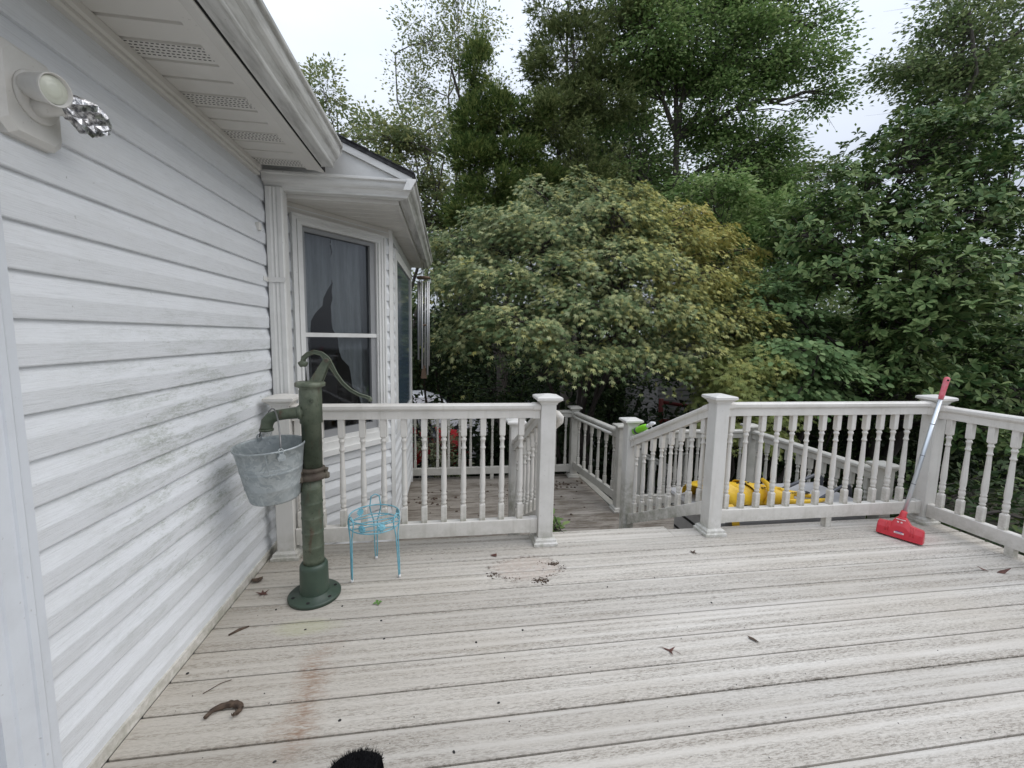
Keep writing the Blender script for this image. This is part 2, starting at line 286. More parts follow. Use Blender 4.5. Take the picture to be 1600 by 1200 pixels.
class MB:
    """collects shapes for ONE mesh"""
    def __init__(s): s.V = []; s.F = []; s.S = []
    def add(s, verts, faces, smooth=False):
        k = len(s.V); s.V += [tuple(v) for v in verts]; s.F += [tuple(i + k for i in f) for f in faces]; s.S += [smooth] * len(faces); return s
    def box(s, x0, x1, y0, y1, z0, z1):
        v = [(x, y, z) for z in (z0, z1) for y in (y0, y1) for x in (x0, x1)]
        return s.add(v, [(0, 2, 3, 1), (4, 5, 7, 6), (0, 1, 5, 4), (1, 3, 7, 5), (3, 2, 6, 7), (2, 0, 4, 6)])
    def cbox(s, x0, x1, y0, y1, z0, z1, c=.003):
        """box with chamfered vertical and top edges"""
        def ring(i, z): return [(x0 + i, y0 + i + c, z), (x0 + i + c, y0 + i, z), (x1 - i - c, y0 + i, z), (x1 - i, y0 + i + c, z), (x1 - i, y1 - i - c, z), (x1 - i - c, y1 - i, z), (x0 + i + c, y1 - i, z), (x0 + i, y1 - i - c, z)]
        return s.rings([ring(0, z0), ring(0, z1 - c), ring(c, z1)], caps=True)
    def rings(s, rings, caps=True, smooth=False, closed=True):
        n = len(rings[0]); v = [p for r in rings for p in r]; f = []
        for i in range(len(rings) - 1):
            for j in range(n if closed else n - 1):
                a = i * n + j; b = i * n + (j + 1) % n; f.append((a, b, b + n, a + n))
        k = len(s.F)
        s.add(v, f, smooth)
        if caps:
            kk = len(s.V) - len(v); s.F.append(tuple(kk + i for i in reversed(range(n)))); s.S.append(False)
            s.F.append(tuple(kk + (len(rings) - 1) * n + i for i in range(n))); s.S.append(False)
        return s
    def lathe(s, prof, cx=0, cy=0, n=20, smooth=True, rect=None):
        rg = []
        for r, z in prof: rg.append([(cx + r * math.cos(2 * PI * i / n), cy + r * math.sin(2 * PI * i / n), z) for i in range(n)])
        return s.rings(rg, True, smooth)
    def tube(s, pts, rad, n=8, smooth=True, caps=True):
        pts = [Vector(p) for p in pts]; rad = rad if isinstance(rad, (list, tuple)) else [rad] * len(pts)
        rg = []; up = None
        for i, p in enumerate(pts):
            t = (pts[min(i + 1, len(pts) - 1)] - pts[max(i - 1, 0)]).normalized()
            if up is None: up = Vector((0, 0, 1)) if abs(t.z) < .9 else Vector((1, 0, 0))
            a = t.cross(up).normalized(); b = a.cross(t).normalized(); up = b
            rg.append([p + (a * math.cos(2 * PI * j / n) + b * math.sin(2 * PI * j / n)) * rad[i] for j in range(n)])
        return s.rings(rg, caps, smooth)
    def sweep(s, prof, p0, p1, shear=True):
        """profile [(u,z)] swept from p0 to p1 (u is horizontal across); ends vertical"""
        p0 = Vector(p0); p1 = Vector(p1); d = (p1 - p0); h = Vector((d.x, d.y, 0)).normalized(); a = Vector((h.y, -h.x, 0))
        rg = [[p + a * u + Vector((0, 0, z)) for u, z in prof] for p in (p0, p1)]
        return s.rings(rg, True)
    def xf(s, M4): s.V = [tuple(M4 @ Vector(v)) for v in s.V]; return s
    def mesh(s, name, mat):
        me = bpy.data.meshes.new(name); me.from_pydata(s.V, [], s.F); me.materials.append(mat)
        me.polygons.foreach_set('use_smooth', s.S); me.validate(); me.update()
        bm = bmesh.new(); bm.from_mesh(me); bmesh.ops.recalc_face_normals(bm, faces=bm.faces); bm.to_mesh(me); bm.free()
        return me
    def build(s, name, mat, parent=None, **k): return link(name, s.mesh(name, mat), parent, **k)
PI = math.pi
def link(name, data, parent=None, loc=None, rot=None, **k):
    o = bpy.data.objects.new(name, data); COL.objects.link(o)
    if loc is not None: o.location = loc
    if rot is not None: o.rotation_euler = rot
    if parent is not None:
        o.parent = parent
        if loc is None and rot is None: o.matrix_parent_inverse = PINV.get(parent.name, Matrix.Identity(4))
        elif parent.name in PINV: o.matrix_parent_inverse = PINV[parent.name]
    for a, b in k.items(): o[a] = b
    return o
PINV = {}
def thing(name, loc, label, cat, group=None, kind=None):
    """empty at the base; children are modelled in world coordinates"""
    o = bpy.data.objects.new(name, None); COL.objects.link(o); o.location = loc; o.empty_display_size = .1
    o['label'] = label; o['category'] = cat
    if group: o['group'] = group
    if kind: o['kind'] = kind
    PINV[o.name] = Matrix.Translation(loc).inverted(); return o
def tag(o, label, cat, group=None, kind=None):
    o['label'] = label; o['category'] = cat
    if group: o['group'] = group
    if kind: o['kind'] = kind
    return o

ZL = -0.54      # lower deck level
WX = -1.048     # wall plane of the siding back
# ------------------------------------------------------------------ ground
def build_ground():
    n = 90; xs = np.linspace(-60, 90, n); ys = np.linspace(-30, 120, n)
    X, Y = np.meshgrid(xs, ys); Z = -1.95 + .05 * np.sin(X * .7 + 1) * np.cos(Y * .5) + np.clip((Y - 14) * .06, 0, 3)
    V = np.stack([X, Y, Z], -1).reshape(-1, 3); F = []
    for j in range(n - 1):
        for i in range(n - 1): a = j * n + i; F += [a, a + 1, a + n + 1, a + n]
    me = fastmesh('ground', V, F, [4] * (len(F) // 4), [M['ground']], smooth=True); link('ground', me, kind='structure')
    MB().box(-3, 4.5, 6.0, 14, -2.1, -1.88).build('driveway', M['paving'], kind='structure')
build_ground()

# ------------------------------------------------------------------ decks
def board(y0, y1, x0, x1, z, mat, parent, name='deck_board', t=.025):
    b = MB(); c = .0035
    prof = [(y0 + .0036, z - t), (y1 - .0036, z - t), (y1 - .0036, z - c), (y1 - .0036 - c, z), (y0 + .0036 + c, z), (y0 + .0036, z - c)]
    b.rings([[(x, y, zz) for y, zz in prof] for x in (x0, x1)], True)
    return b.build(name, mat, parent)
deck = MB()
for x in np.arange(-1.0, 3.6, .40): deck.box(x, x + .04, -2.2, 2.58, -.22, -.028)
deck.box(-1.04, 3.56, 2.545, 2.583, -.30, -.03); deck.box(3.50, 3.54, -2.2, 2.54, -.30, -.03)
deck = deck.build('deck', M['fascia_dirty'], kind='structure')
pit = .1468; y = 1.163 - 23 * pit
while y < 2.55:
    last = y + pit > 2.60
    if last:
        board(y, 2.631, -1.018, .66, 0, M['deck'], deck); board(y, 2.643, .662, 1.492, 0, M['deck'], deck); board(y, 2.597, 1.494, 3.56, 0, M['deck'], deck)
    else: board(y, y + pit, -1.018, 3.56, 0, M['deck'], deck)
    y += pit
for i in range(2):
    z = -.18 * (i + 1); y0 = 2.60 + .29 * i
    board(y0, y0 + .145, .62, 1.80, z, M['deck'], deck, 'stair_tread'); board(y0 + .146, y0 + .295, .62, 1.80, z, M['deck'], deck, 'stair_tread')
    MB().box(.62, 1.75, y0 + .29, y0 + .305, z - .18, z - .03).build('stair_riser', M['fascia_dirty'], deck)
low = MB()
for x in np.arange(-.9, 3.3, .45): low.box(x, x + .04, 2.6, 5.2 if x < 1.7 else 4.1, ZL - .2, ZL - .028)
low.box(-.5, 1.78, 5.36, 5.40, ZL - .22, ZL - .03)
low = low.build('lower_deck', M['fascia_dirty'], kind='structure')
y = 2.62
while y < 5.35:
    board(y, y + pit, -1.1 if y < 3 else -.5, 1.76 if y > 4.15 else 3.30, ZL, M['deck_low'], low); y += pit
# angled border board under the side guard
MB().rings([[(1.72, 5.36, ZL - .02), (1.80, 5.36, ZL - .02), (1.80, 5.36, ZL + .006), (1.72, 5.36, ZL + .006)], [(1.78, 4.28, ZL - .02), (1.86, 4.28, ZL - .02), (1.86, 4.28, ZL + .006), (1.78, 4.28, ZL + .006)]]).build('border_board', M['rail_old'], low)
for x in (-.4, 1.7, 3.2):
    for yy in (2.8, 4.0, 5.2):
        if x > 3 and yy > 4.1: continue
        MB().box(x - .05, x + .05, yy - .05, yy + .05, -2.0, ZL - .2).build('support_post', M['fascia_dirty'], low)
for x in (-.9, .6, 2.0, 3.4): MB().box(x - .05, x + .05, 2.44, 2.54, -2.0, -.22).build('support_post', M['fascia_dirty'], deck)

# ------------------------------------------------------------------ railings
def baluster_mesh(name, mat, h=.64, hw=.0175):
    """turned baluster: square ends, beads, tapering shaft; base at z=0"""
    b = MB()
    def sq(w, z, c): return [(w - c, -w, z), (w, -w + c, z), (w, w - c, z), (w - c, w, z), (-w + c, w, z), (-w, w - c, z), (-w, -w + c, z), (-w + c, -w, z)]
    c = .0025; w = hw
    b.rings([sq(w, 0, c), sq(w, .098, c), sq(w - .005, .108, .006)], True)
    b.rings([sq(w - .005, h - .116, .006), sq(w, h - .106, c), sq(w, h, c)], True)
    r = hw
    prof = [(r * .70, .105), (r * .70, .112), (r * .95, .116), (r * .95, .124), (r * .72, .128), (r * 1.0, .140), (r * 1.05, .152), (r * .98, .162), (r * .78, .170), (r * .98, .175), (r * .98, .182), (r * .80, .188),
            (r * 1.0, .215), (r * 1.0, .235), (r * .92, .30), (r * .80, .38), (r * .70, .44), (r * .66, h - .192), (r * .95, h - .188), (r * .95, h - .180), (r * .72, h - .174), (r * .66, h - .155), (r * .80, h - .140), (r * .98, h - .136), (r * .98, h - .128), (r * .72, h - .122), (r * .7, h - .112)]
    b.lathe(prof, n=12)
    return b.mesh(name, mat)
BAL = baluster_mesh('baluster', M['rail']); BAL_OLD = baluster_mesh('baluster_weathered', M['rail_old'])
TOPP = [(-.024, -.088), (.024, -.088), (.024, -.040), (.034, -.034), (.038, -.026), (.038, -.010), (.030, -.003), (.012, 0), (-.012, 0), (-.030, -.003), (-.038, -.010), (-.038, -.026), (-.034, -.034), (-.024, -.040)]
BOTP = [(-.024, 0), (.024, 0), (.024, .085), (.018, .090), (-.018, .090), (-.024, .085)]
def fence_post(cx, cy, z0, z1, mat, parent, w=.047, name='post', base=True, body0=None):
    b = MB(); b.cbox(cx - w, cx + w, cy - w, cy + w, z0 if body0 is None else body0, z1 - .055, .003); po = b.build(name, mat, parent)
    def sqr(r, z): return [(cx - r, cy - r, z), (cx + r, cy - r, z), (cx + r, cy + r, z), (cx - r, cy + r, z)]
    MB().rings([sqr(w + .004, z1 - .062), sqr(w + .008, z1 - .050), sqr(.076, z1 - .034), sqr(.079, z1 - .032), sqr(.079, z1 - .018), sqr(.072, z1 - .013), sqr(.012, z1)], True).build('post_cap', mat, po)
    if base: MB().rings([sqr(.076, z0 + .001), sqr(.076, z0 + .018), sqr(.068, z0 + .024), sqr(.066, z0 + .038), sqr(w + .006, z0 + .047)], True).build('post_base', mat, po)
    return po
def railing(name, label, p0, p1, zt0, zt1, mats, n=None, bal_pos=None, zb0=None, zb1=None, support=None, floor=0.0, group=None, h=.64, brackets=True):
    """p0,p1 (x,y) rail ends; zt top heights at both ends; zb bottom of the bottom rail"""
    zb0 = zt0 - .805 if zb0 is None else zb0; zb1 = zt1 - .805 if zb1 is None else zb1
    rm, bm_ = mats
    root = thing(name, (p0[0], p0[1], floor), label, 'railing', group)
    a = Vector((*p0, zt0)); b = Vector((*p1, zt1)); a2 = Vector((*p0, zb0)); b2 = Vector((*p1, zb1)); d = (b - a); L_ = Vector((d.x, d.y, 0)).length; hd = Vector((d.x, d.y, 0)) / L_
    MB().sweep(TOPP, a, b).build('top_rail', rm, root); MB().sweep(BOTP, a2, b2).build('bottom_rail', rm, root)
    if brackets:
        for P, Q, pr in ((a, b, TOPP), (a2, b2, BOTP)):
            for s_, e_ in ((P, Q), (Q, P)):
                u = (e_ - s_) / L_; pr2 = [(x * 1.10, z * (1.0 if z < -.08 else 1) + (.003 if z > -.02 and pr is TOPP else (.003 if z > .08 else -.003))) for x, z in pr]
                MB().sweep(pr2, s_ + u * .001, s_ + u * .045).build('rail_bracket', rm, root)
    ts = bal_pos if bal_pos is not None else [(i + .5) / n for i in range(n)]
    for t in ts:
        p = a2.lerp(b2, t); zt = a.lerp(b, t).z - .086; zb = p.z + .088; hh = zt - zb
        o = link('baluster', bm_, root, loc=(p.x, p.y, zb)); o.scale = (1, 1, hh / .64); o.rotation_euler = (0, 0, math.atan2(hd.y, hd.x) if abs(hd.x * hd.y) > .01 else 0)
    if support is not None:
        p = a2.lerp(b2, support); MB().cbox(p.x - .022, p.x + .022, p.y - .022, p.y + .022, floor + .001, p.z + .001, .002).build('support_block', rm, root)
    return root
RY = 2.52
rl = (M['rail'], BAL); ro = (M['rail_old'], BAL_OLD)
r1 = railing('deck_railing', 'level deck railing section behind the hand pump, left of the deck opening', (-.872, RY), (.557, RY), .896, .896, rl,
             bal_pos=[(x + .872) / 1.429 for x in (-.845, -.728, -.611, -.494, -.377, -.259, -.142, -.025, .093, .210, .328, .445)], zb0=.075, zb1=.075, group='white vinyl railing sections of the upper deck')
fence_post(-.922, RY, 0, .955, M['post'], r1); fence_post(.605, RY, 0, .955, M['post'], r1)
xs = [1.863 + .1156 * i for i in range(13)]
r2 = railing('deck_railing', 'level deck railing section in front of the yellow cart, between two right posts', (1.812, RY), (3.418, RY), .896, .896, rl,
             bal_pos=[(x - 1.812) / 1.606 for x in xs], zb0=.075, zb1=.075, support=.53, group='white vinyl railing sections of the upper deck')
fence_post(1.765, RY, 0, .955, M['post'], r2); fence_post(3.465, RY, 0, .945, M['post'], r2)
r3 = railing('deck_railing', 'side railing section running toward the viewer at the right edge of the deck', (3.465, 2.472), (3.465, .50), .873, .873, rl,
             bal_pos=[(2.472 - yv) / 1.972 for yv in [2.412 - .1165 * i for i in range(16)]], zb0=.06, zb1=.06, support=.235, group='white vinyl railing sections of the upper deck')
fence_post(3.465, .45, 0, .945, M['post'], r3)
r4 = railing('stair_railing', 'left stair railing descending away behind the middle post, with round handrail', (.603, 2.568), (.558, 3.36), .872, .455, rl, n=7, zb0=.115, zb1=-.32, floor=-.36, group='stair railings of the deck opening')
fence_post(.556, 3.41, ZL, .625, M['post'], r4)
MB().tube([(.655, 2.555, .83), (.675, 2.53, .825), (.693, 2.52, .805), (.697, 2.545, .775), (.69, 2.60, .745), (.645, 3.30, .375), (.64, 3.36, .34)], [.021] * 7, 12).build('handrail', M['rail'], r4)
MB().tube([(.64, 3.2, .42), (.61, 3.2, .37), (.58, 3.2, .38)], .007, 6).build('handrail_bracket', M['rust'], r4)
r5 = railing('stair_railing', 'right stair railing descending away with a lime spray bottle resting on it', (1.745, 2.568), (1.575, 3.36), .880, .468, rl, n=8, zb0=.115, zb1=-.315, floor=-.36, group='stair railings of the deck opening')
fence_post(1.567, 3.41, ZL, .625, M['post'], r5)
r6 = railing('lower_deck_railing', 'far level railing of the lower deck, seen through the left section', (-.48, 5.30), (1.60, 5.30), ZL + .896, ZL + .896, ro, n=15, zb0=ZL + .075, zb1=ZL + .075, support=.5, floor=ZL, group='weathered railings of the lower deck')
fence_post(1.645, 5.30, ZL, ZL + .955, M['rail_old'], r6)
r7 = railing('lower_deck_railing', 'short weathered side railing between the two far posts, beside the opening', (1.655, 5.25), (1.805, 4.21), ZL + .88, ZL + .88, ro, n=6, zb0=ZL + .12, zb1=ZL + .10, floor=ZL, group='weathered railings of the lower deck')
fence_post(1.815, 4.16, ZL, ZL + .955, M['rail_old'], r7)
MB().tube([(1.60, 5.22, ZL + .83), (1.62, 5.1, ZL + .82), (1.74, 4.25, ZL + .82)], .018, 8).build('handrail', M['rail_old'], r7)
r8 = railing('lower_deck_railing', 'weathered railing behind the stairs and the resin box', (1.862, 4.13), (3.205, 4.07), ZL + .89, ZL + .89, ro, n=11, zb0=ZL + .09, zb1=ZL + .09, floor=ZL, group='weathered railings of the lower deck')
fence_post(3.25, 4.07, ZL, ZL + .955, M['rail_old'], r8)
r9 = railing('lower_deck_railing', 'weathered side railing right of the yellow cart, ending at a mossy post', (3.255, 4.02), (3.262, 2.705), ZL + .89, ZL + .89, ro, n=10, zb0=ZL + .09, zb1=ZL + .09, floor=ZL, group='weathered railings of the lower deck')
fence_post(3.262, 2.655, ZL, ZL + .955, M['rail_old'], r9)
r10 = railing('garden_stair_railing', 'railing of the garden stairs dropping away beyond the lower deck', (2.75, 5.6), (3.75, 6.15), -.30, -.82, ro, n=8, zb0=-1.08, zb1=-1.60, floor=-1.9)
fence_post(3.80, 6.18, -1.9, -.52, M['rail_old'], r10); fence_post(2.70, 5.57, -1.9, -.2, M['rail_old'], r10)

# ------------------------------------------------------------------ house
house = thing('house', (-1.6, 1.5, 0), 'white vinyl sided house wall with angled bay window and white gutters along the deck', 'house')
LAP = .1185; Z0 = 1.440 - 12 * LAP      # .018
def course(p0, p1, z0, nrm, mat, z1=None):
    """one dutch-lap siding course between two plan points; nrm = outward plan normal"""
    prof = [(0, z0 - .001), (.0155, z0), (.0168, z0 + .003), (.0205, z0 + .056), (.0198, z0 + .060), (.0045, z0 + LAP - .006), (.0035, z0 + LAP + .003), (0, z0 + LAP + .003)]
    if z1 is not None: prof = [(o_, min(z, z1)) for o_, z in prof]
    rg = [[(p[0] + nrm[0] * o_, p[1] + nrm[1] * o_, z) for o_, z in prof] for p in (p0, p1)]
    return MB().rings(rg, True).build('siding_panel', mat, house)
for k in range(19):
    z = Z0 + k * LAP
    z0 = max(z, .045)
    top = z + LAP
    if z > 2.14: continue
    if top > 2.06: course((WX, -3), (WX, 2.845), z, (1, 0), M['siding'], 2.185)
    else:
        course((WX, 1.176), (WX, 2.845), z, (1, 0), M['siding']); course((WX, -3), (WX, .04), z, (1, 0), M['siding'])
MB().box(-1.30, WX - .001, -3, 2.845, -1.9, 2.6).build('wall_core', M['trim'], house)
MB().box(-1.06, -1.020, 1.176, 2.62, .001, .042).build('base_board', M['rail'], house)
# frieze moulding under the soffit
MB().rings([[(x, y, z) for x, z in ((WX, 2.150), (-1.024, 2.150), (-1.019, 2.158), (-1.022, 2.172), (-1.012, 2.178), (-1.010, 2.1985), (WX, 2.1985))] for y in (-3, 2.60)], True).build('frieze_moulding', M['soffit'], house)
# door surround on the left
MB().rings([[(x, y, z) for x, y in ((WX, 1.176), (-1.020, 1.176), (-1.018, 1.150), (-1.030, 1.150), (-1.030, 1.146), (WX, 1.146))] for z in (.001, 2.06)], True).build('j_channel', M['door'], house)
MB().rings([[(x, y, z) for x, y in ((WX, 1.145), (-1.012, 1.145), (-1.008, 1.138), (-1.008, 1.120), (-1.013, 1.117), (-1.013, 1.108), (-1.006, 1.104), (-1.006, 1.068), (-1.011, 1.064), (-1.011, 1.054), (-1.004, 1.05), (-1.004, 1.03), (WX, 1.03))] for z in (.001, 2.055)], True).build('door_casing', M['door'], house)
MB().box(-1.04, -1.01, .12, 1.145, 2.06, 2.14).build('door_head_casing', M['door'], house)
MB().box(-1.04, -1.01, .05, .12, .001, 2.06).build('door_casing', M['door'], house)
dr = MB().box(-1.05, -1.022, .125, 1.028, .02, 2.05).build('door', M['door'], house)
MB().box(-1.021, -1.0, .20, .23, .95, 1.05).build('handle', M['wire'], dr)
# screws and small marks on the casing
# soffit panels
def soffit_panel(y0, x0=-1.030, x1=-.768, z=2.20, vent=True, name='soffit_panel'):
    w3 = .1
    prof = []
    for i in range(3):
        a = y0 + i * w3; prof += [(a + .001, z + .013), (a + .009, z + .013), (a + .014, z), (a + w3 - .001, z)]
    prof += [(y0 + .3, z + .02), (y0, z + .02)]
    o = MB().rings([[(x, y, zz) for y, zz in prof] for x in (x0, x1)], True).build(name, M['soffit'], house)
    if vent:
        b = MB()
        for r_i in range(5):
            for c_i in range(16):
                yy = y0 + .2 + .018 + r_i * .0150; xx = x0 + .02 + c_i * .0152 + (r_i % 2) * .004
                b.box(xx, xx + .0085, yy, yy + .0034, z - .0008, z + .002)
        b.build('vent_slot_shade', M['dark'], o, kind='stuff')  # dark blocks on the panel stand in for the shade of open slots
yy = 2.585 - .3
while yy > -1.5: soffit_panel(yy); yy -= .3
MB().rings([[(x, y, z) for x, z in ((-.776, 2.1955), (-.732, 2.1955), (-.728, 2.193), (-.700, 2.186), (-.698, 2.185), (-.685, 2.185), (-.685, 2.33), (-.776, 2.33))] for y in (-1.6, 2.60)], True).build('fascia_channel', M['soffit'], house)
MB().box(-.6848, -.6812, -1.6, 2.60, 2.189, 2.33).build('fascia_gap', M['dark'], house)
GP = [(0, .012), (.003, 0), (.056, 0), (.061, .002), (.064, .008), (.065, .030), (.069, .038), (.072, .040), (.080, .043), (.090, .050), (.097, .060), (.101, .074), (.102, .096), (.104, .100), (.112, .101), (.115, .105), (.115, .118), (.112, .121), (.100, .121), (.098, .078), (.060, .008), (.004, .006), (.002, .12), (0, .12)]
MB().rings([[(-.681 + u, y, 2.192 + z) for u, z in GP] for y in (-1.6, 2.52)], True).build('gutter', M['gutter'], house)
MB().rings([[(-.681 + u * 1.03, y, 2.191 + z * 1.02) for u, z in [(0, .0), (.062, 0), (.070, .030), (.104, .070), (.112, .12), (0, .12)]] for y in (2.521, 2.527)], True).build('gutter_end_cap', M['gutter'], house)
# main roof
MB().rings([[(-.60, y, 2.325), (-.60, y, 2.337), (-5.5, y, 4.25), (-5.5, y, 4.2)] for y in (-3, 2.66)], True).build('roof', M['shingle'], house)
# roof over the bay: thick shingle edge and white gable-end panel
BS = .425
def rz(x): return 2.237 + .016 + BS * (-.231 - x)
MB().rings([[(-.205, y, rz(-.205) - .022), (-.205, y, rz(-.205)), (-4.0, y, rz(-4.0)), (-4.0, y, rz(-4.0) - .022)] for y in (2.675, 5.42)], True).build('bay_roof', M['shingle'], house)
for i in range(14):
    x1 = -.2 - i * .13
    MB().rings([[(x1, y, rz(x1) + .001), (x1, y, rz(x1) + .010), (x1 - .135, y, rz(x1 - .135) + .002), (x1 - .135, y, rz(x1 - .135) + .001)] for y in (2.665 + .004 * (i % 2), 5.43)], True).build('shingle_course', M['shingle'], house)
MB().rings([[(-.24, y, 2.19), (-.24, y, rz(-.24) - .024), (-1.9, y, rz(-1.9) - .024), (-1.9, y, 2.19)] for y in (2.70, 2.73)], True).build('gable_panel', M['trim'], house)
MB().rings([[(-.215, y, rz(-.215) - .024), (-1.9, y, rz(-1.9) - .024), (-1.9, y, rz(-1.9) - .064), (-.215, y, rz(-.215) - .064)] for y in (2.682, 2.699)], True).build('rake_board', M['gutter2'], house)
# bay gutters
GZ = 2.100
MB().rings([[(x, 2.735 - u * .95, GZ + z * .76) for u, z in GP] for x in (-1.030, -.300)] + [[(-.300 + u * .96, 2.735 - u * .95, GZ + z * .76) for u, z in GP]], True).build('gutter', M['gutter2'], house)
MB().rings([[(-.300 + u * .96, 2.735 - u * .95, GZ + z * .76) for u, z in GP], [(-.300 + u * .96, 5.35, GZ + z * .76) for u, z in GP]], True).build('gutter', M['gutter'], house)
MB().rings([[(-.2175, 2.618, GZ + .030), (-.190, 2.628, GZ + .093), (-.235, 2.624, GZ + .094), (-.26, 2.62, GZ + .03)], [(-.2175, 2.612, GZ + .030), (-.185, 2.622, GZ + .094), (-.235, 2.619, GZ + .096), (-.26, 2.615, GZ + .03)]]).build('gutter_corner_piece', M['trim'], house)
MB().box(-1.030, -.30, 2.737, 2.755, 2.078, 2.19).build('bay_fascia', M['soffit'], house)
MB().box(-.318, -.301, 2.756, 5.35, 2.078, 2.19).build('bay_fascia', M['soffit'], house)
# bay soffit (ribbed planks running along x)
y = 2.757
while y < 5.34:
    y2 = min(y + .1, 5.345); x0 = -1.08 if y < 3.1 else -.8
    MB().rings([[(x, y + .001, 2.108), (x, y + .008, 2.102), (x, y2 - .006, 2.102), (x, y2 - .001, 2.107), (x, y2 - .001, 2.12), (x, y + .001, 2.12)] for x in (x0, -.32)], True).build('bay_soffit_plank', M['soffit'], house)
    y += .1
# downspout
b = MB(); prof = []
dx0, dx1, dy0, dy1 = -1.026, -.932, 2.655, 2.73
for i in range(9):
    t = i / 8; prof.append((dx0 + .006 + (dx1 - dx0 - .012) * t, dy0 + (.005 if i in (3, 5) else 0)))
prof = [(dx0, dy0 + .008)] + prof + [(dx1, dy0 + .008), (dx1, dy1), (dx0, dy1)]
b.rings([[(x, yv, z) for x, yv in prof] for z in (-.4, 2.112)], True); dsp = b.build('downspout', M['trim'], house)
MB().box(-1.029, -.929, 2.650, 2.654, 1.585, 1.612).build('strap', M['trim'], dsp)
MB().rings([[(-1.028, 2.66, 1.585), (-1.028, 2.60, 1.588), (-1.028, 2.60, 1.609), (-1.028, 2.66, 1.612)], [(-1.024, 2.66, 1.585), (-1.024, 2.60, 1.588), (-1.024, 2.60, 1.609), (-1.024, 2.66, 1.612)]]).build('strap', M['trim'], dsp)
MB().cbox(-1.036, -1.012, 2.545, 2.575, 1.850, 1.890, .004).build('wall_clip', M['lamp_white'], house)
# bay walls ---------------------------------------------------------
BX = -.443; B0 = Vector((-1.03, 2.845)); B1 = Vector((BX, 3.50)); bd = (B1 - B0).normalized(); bn = Vector((bd.y, -bd.x)); BL = (B1 - B0).length
def bp(s, o=0): v = B0 + bd * s + bn * o; return (v.x, v.y)
def bayprism(s0, s1, o0, o1, z0, z1, name, mat, parent=house, **k):
    rg = [[(*bp(s, o), z) for s, o in ((s0, o0), (s1, o0), (s1, o1), (s0, o1))] for z in (z0, z1)]
    return MB().rings(rg, True).build(name, mat, parent, **k)
S0, S1, WZ0, WZ1 = .085, .790, .455, 2.03
for k in range(-4, 18):
    z = 1.440 - 12 * LAP + k * LAP
    if z < WZ0 - .01 < z + LAP:
        course(bp(S0, -.014), bp(S1, -.014), z, bn, M['siding_bay'], WZ0 - .008)
    if z + LAP < WZ0 or z > WZ1 - .02:
        if z < 2.05: course(bp(0, -.014), bp(.855, -.014), z, bn, M['siding_bay'], 2.075)
    else:
        course(bp(0, -.014), bp(S0, -.014), z, bn, M['siding_bay']); course(bp(S1, -.014), bp(.855, -.014), z, bn, M['siding_bay'])
bayprism(0, BL, -.25, -.10, -.5, .455, 'wall_core', M['trim'])
bayprism(0, BL, .0, .006, 2.035, 2.101, 'frieze_moulding', M['soffit'])
bayprism(BL - .03, BL + .006, -.012, .008, -.47, 2.1, 'corner_trim', M['trim'])
MB().box(BX - .012, BX + .008, 3.508, 3.54, -.47, 2.1).build('corner_trim', M['trim'], house)
# window in the angled wall
win = bayprism(S0, S0 + .052, -.02, .022, WZ0, WZ1, 'window', M['trim'])
for a_, b_, c_, d_ in ((S0 - .012, S0 + .004, WZ0 - .01, WZ1 + .010), (S1 - .004, S1 + .012, WZ0 - .01, WZ1 + .010), (S0 + .0045, S1 - .0045, WZ1 - .006, WZ1 + .010), (S0 + .022, S0 + .030, WZ0 + .12, WZ1 - .024), (S1 - .030, S1 - .022, WZ0 + .12, WZ1 - .024), (S0 + .0305, S1 - .0305, WZ1 - .032, WZ1 - .024)): bayprism(a_, b_, .0, .029, c_, d_, 'casing_ridge', M['trim'], win)
bayprism(S1 - .052, S1, -.02, .022, WZ0, WZ1, 'frame', M['trim'], win)
bayprism(S0 + .052, S1 - .052, -.02, .022, WZ1 - .052, WZ1, 'frame', M['trim'], win)
bayprism(S0 - .01, S1 + .01, -.02, .035, WZ0 - .01, WZ0 + .03, 'sill', M['trim'], win)
bayprism(S0 + .052, S1 - .052, -.02, .016, WZ0 + .03, WZ0 + .085, 'sill', M['trim'], win)
bayprism(S0 + .052, S1 - .052, -.02, .006, WZ0 + .085, WZ0 + .115, 'sill', M['trim'], win)
for a, b_ in ((S0 + .052, S0 + .065), (S1 - .065, S1 - .052)): bayprism(a, b_, -.05, .010, WZ0 + .115, WZ1 - .052, 'frame', M['trim'], win)
iz0, iz1 = WZ0 + .115, WZ1 - .055; a0, a1 = S0 + .066, S1 - .066
bayprism(a0, a0 + .022, -.05, -.006, iz0, iz1, 'sash', M['wframe'], win); bayprism(a1 - .045, a1, -.05, -.006, iz0, iz1, 'sash', M['wframe'], win)
bayprism(a0 + .022, a1 - .045, -.05, -.006, iz1 - .028, iz1, 'sash', M['wframe'], win); bayprism(a0 + .022, a1 - .045, -.05, -.006, iz0, iz0 + .05, 'sash', M['wframe'], win)
bayprism(a0 + .0, a1 - .0, -.05, .004, 1.272, 1.300, 'meeting_rail', M['trim'], win)
for z0, z1 in ((iz0 + .05, 1.272), (1.30, iz1 - .028)):
    bayprism(a0 + .022, a1 - .045, -.030, -.027, z0, z1, 'pane', M['glass'], win)
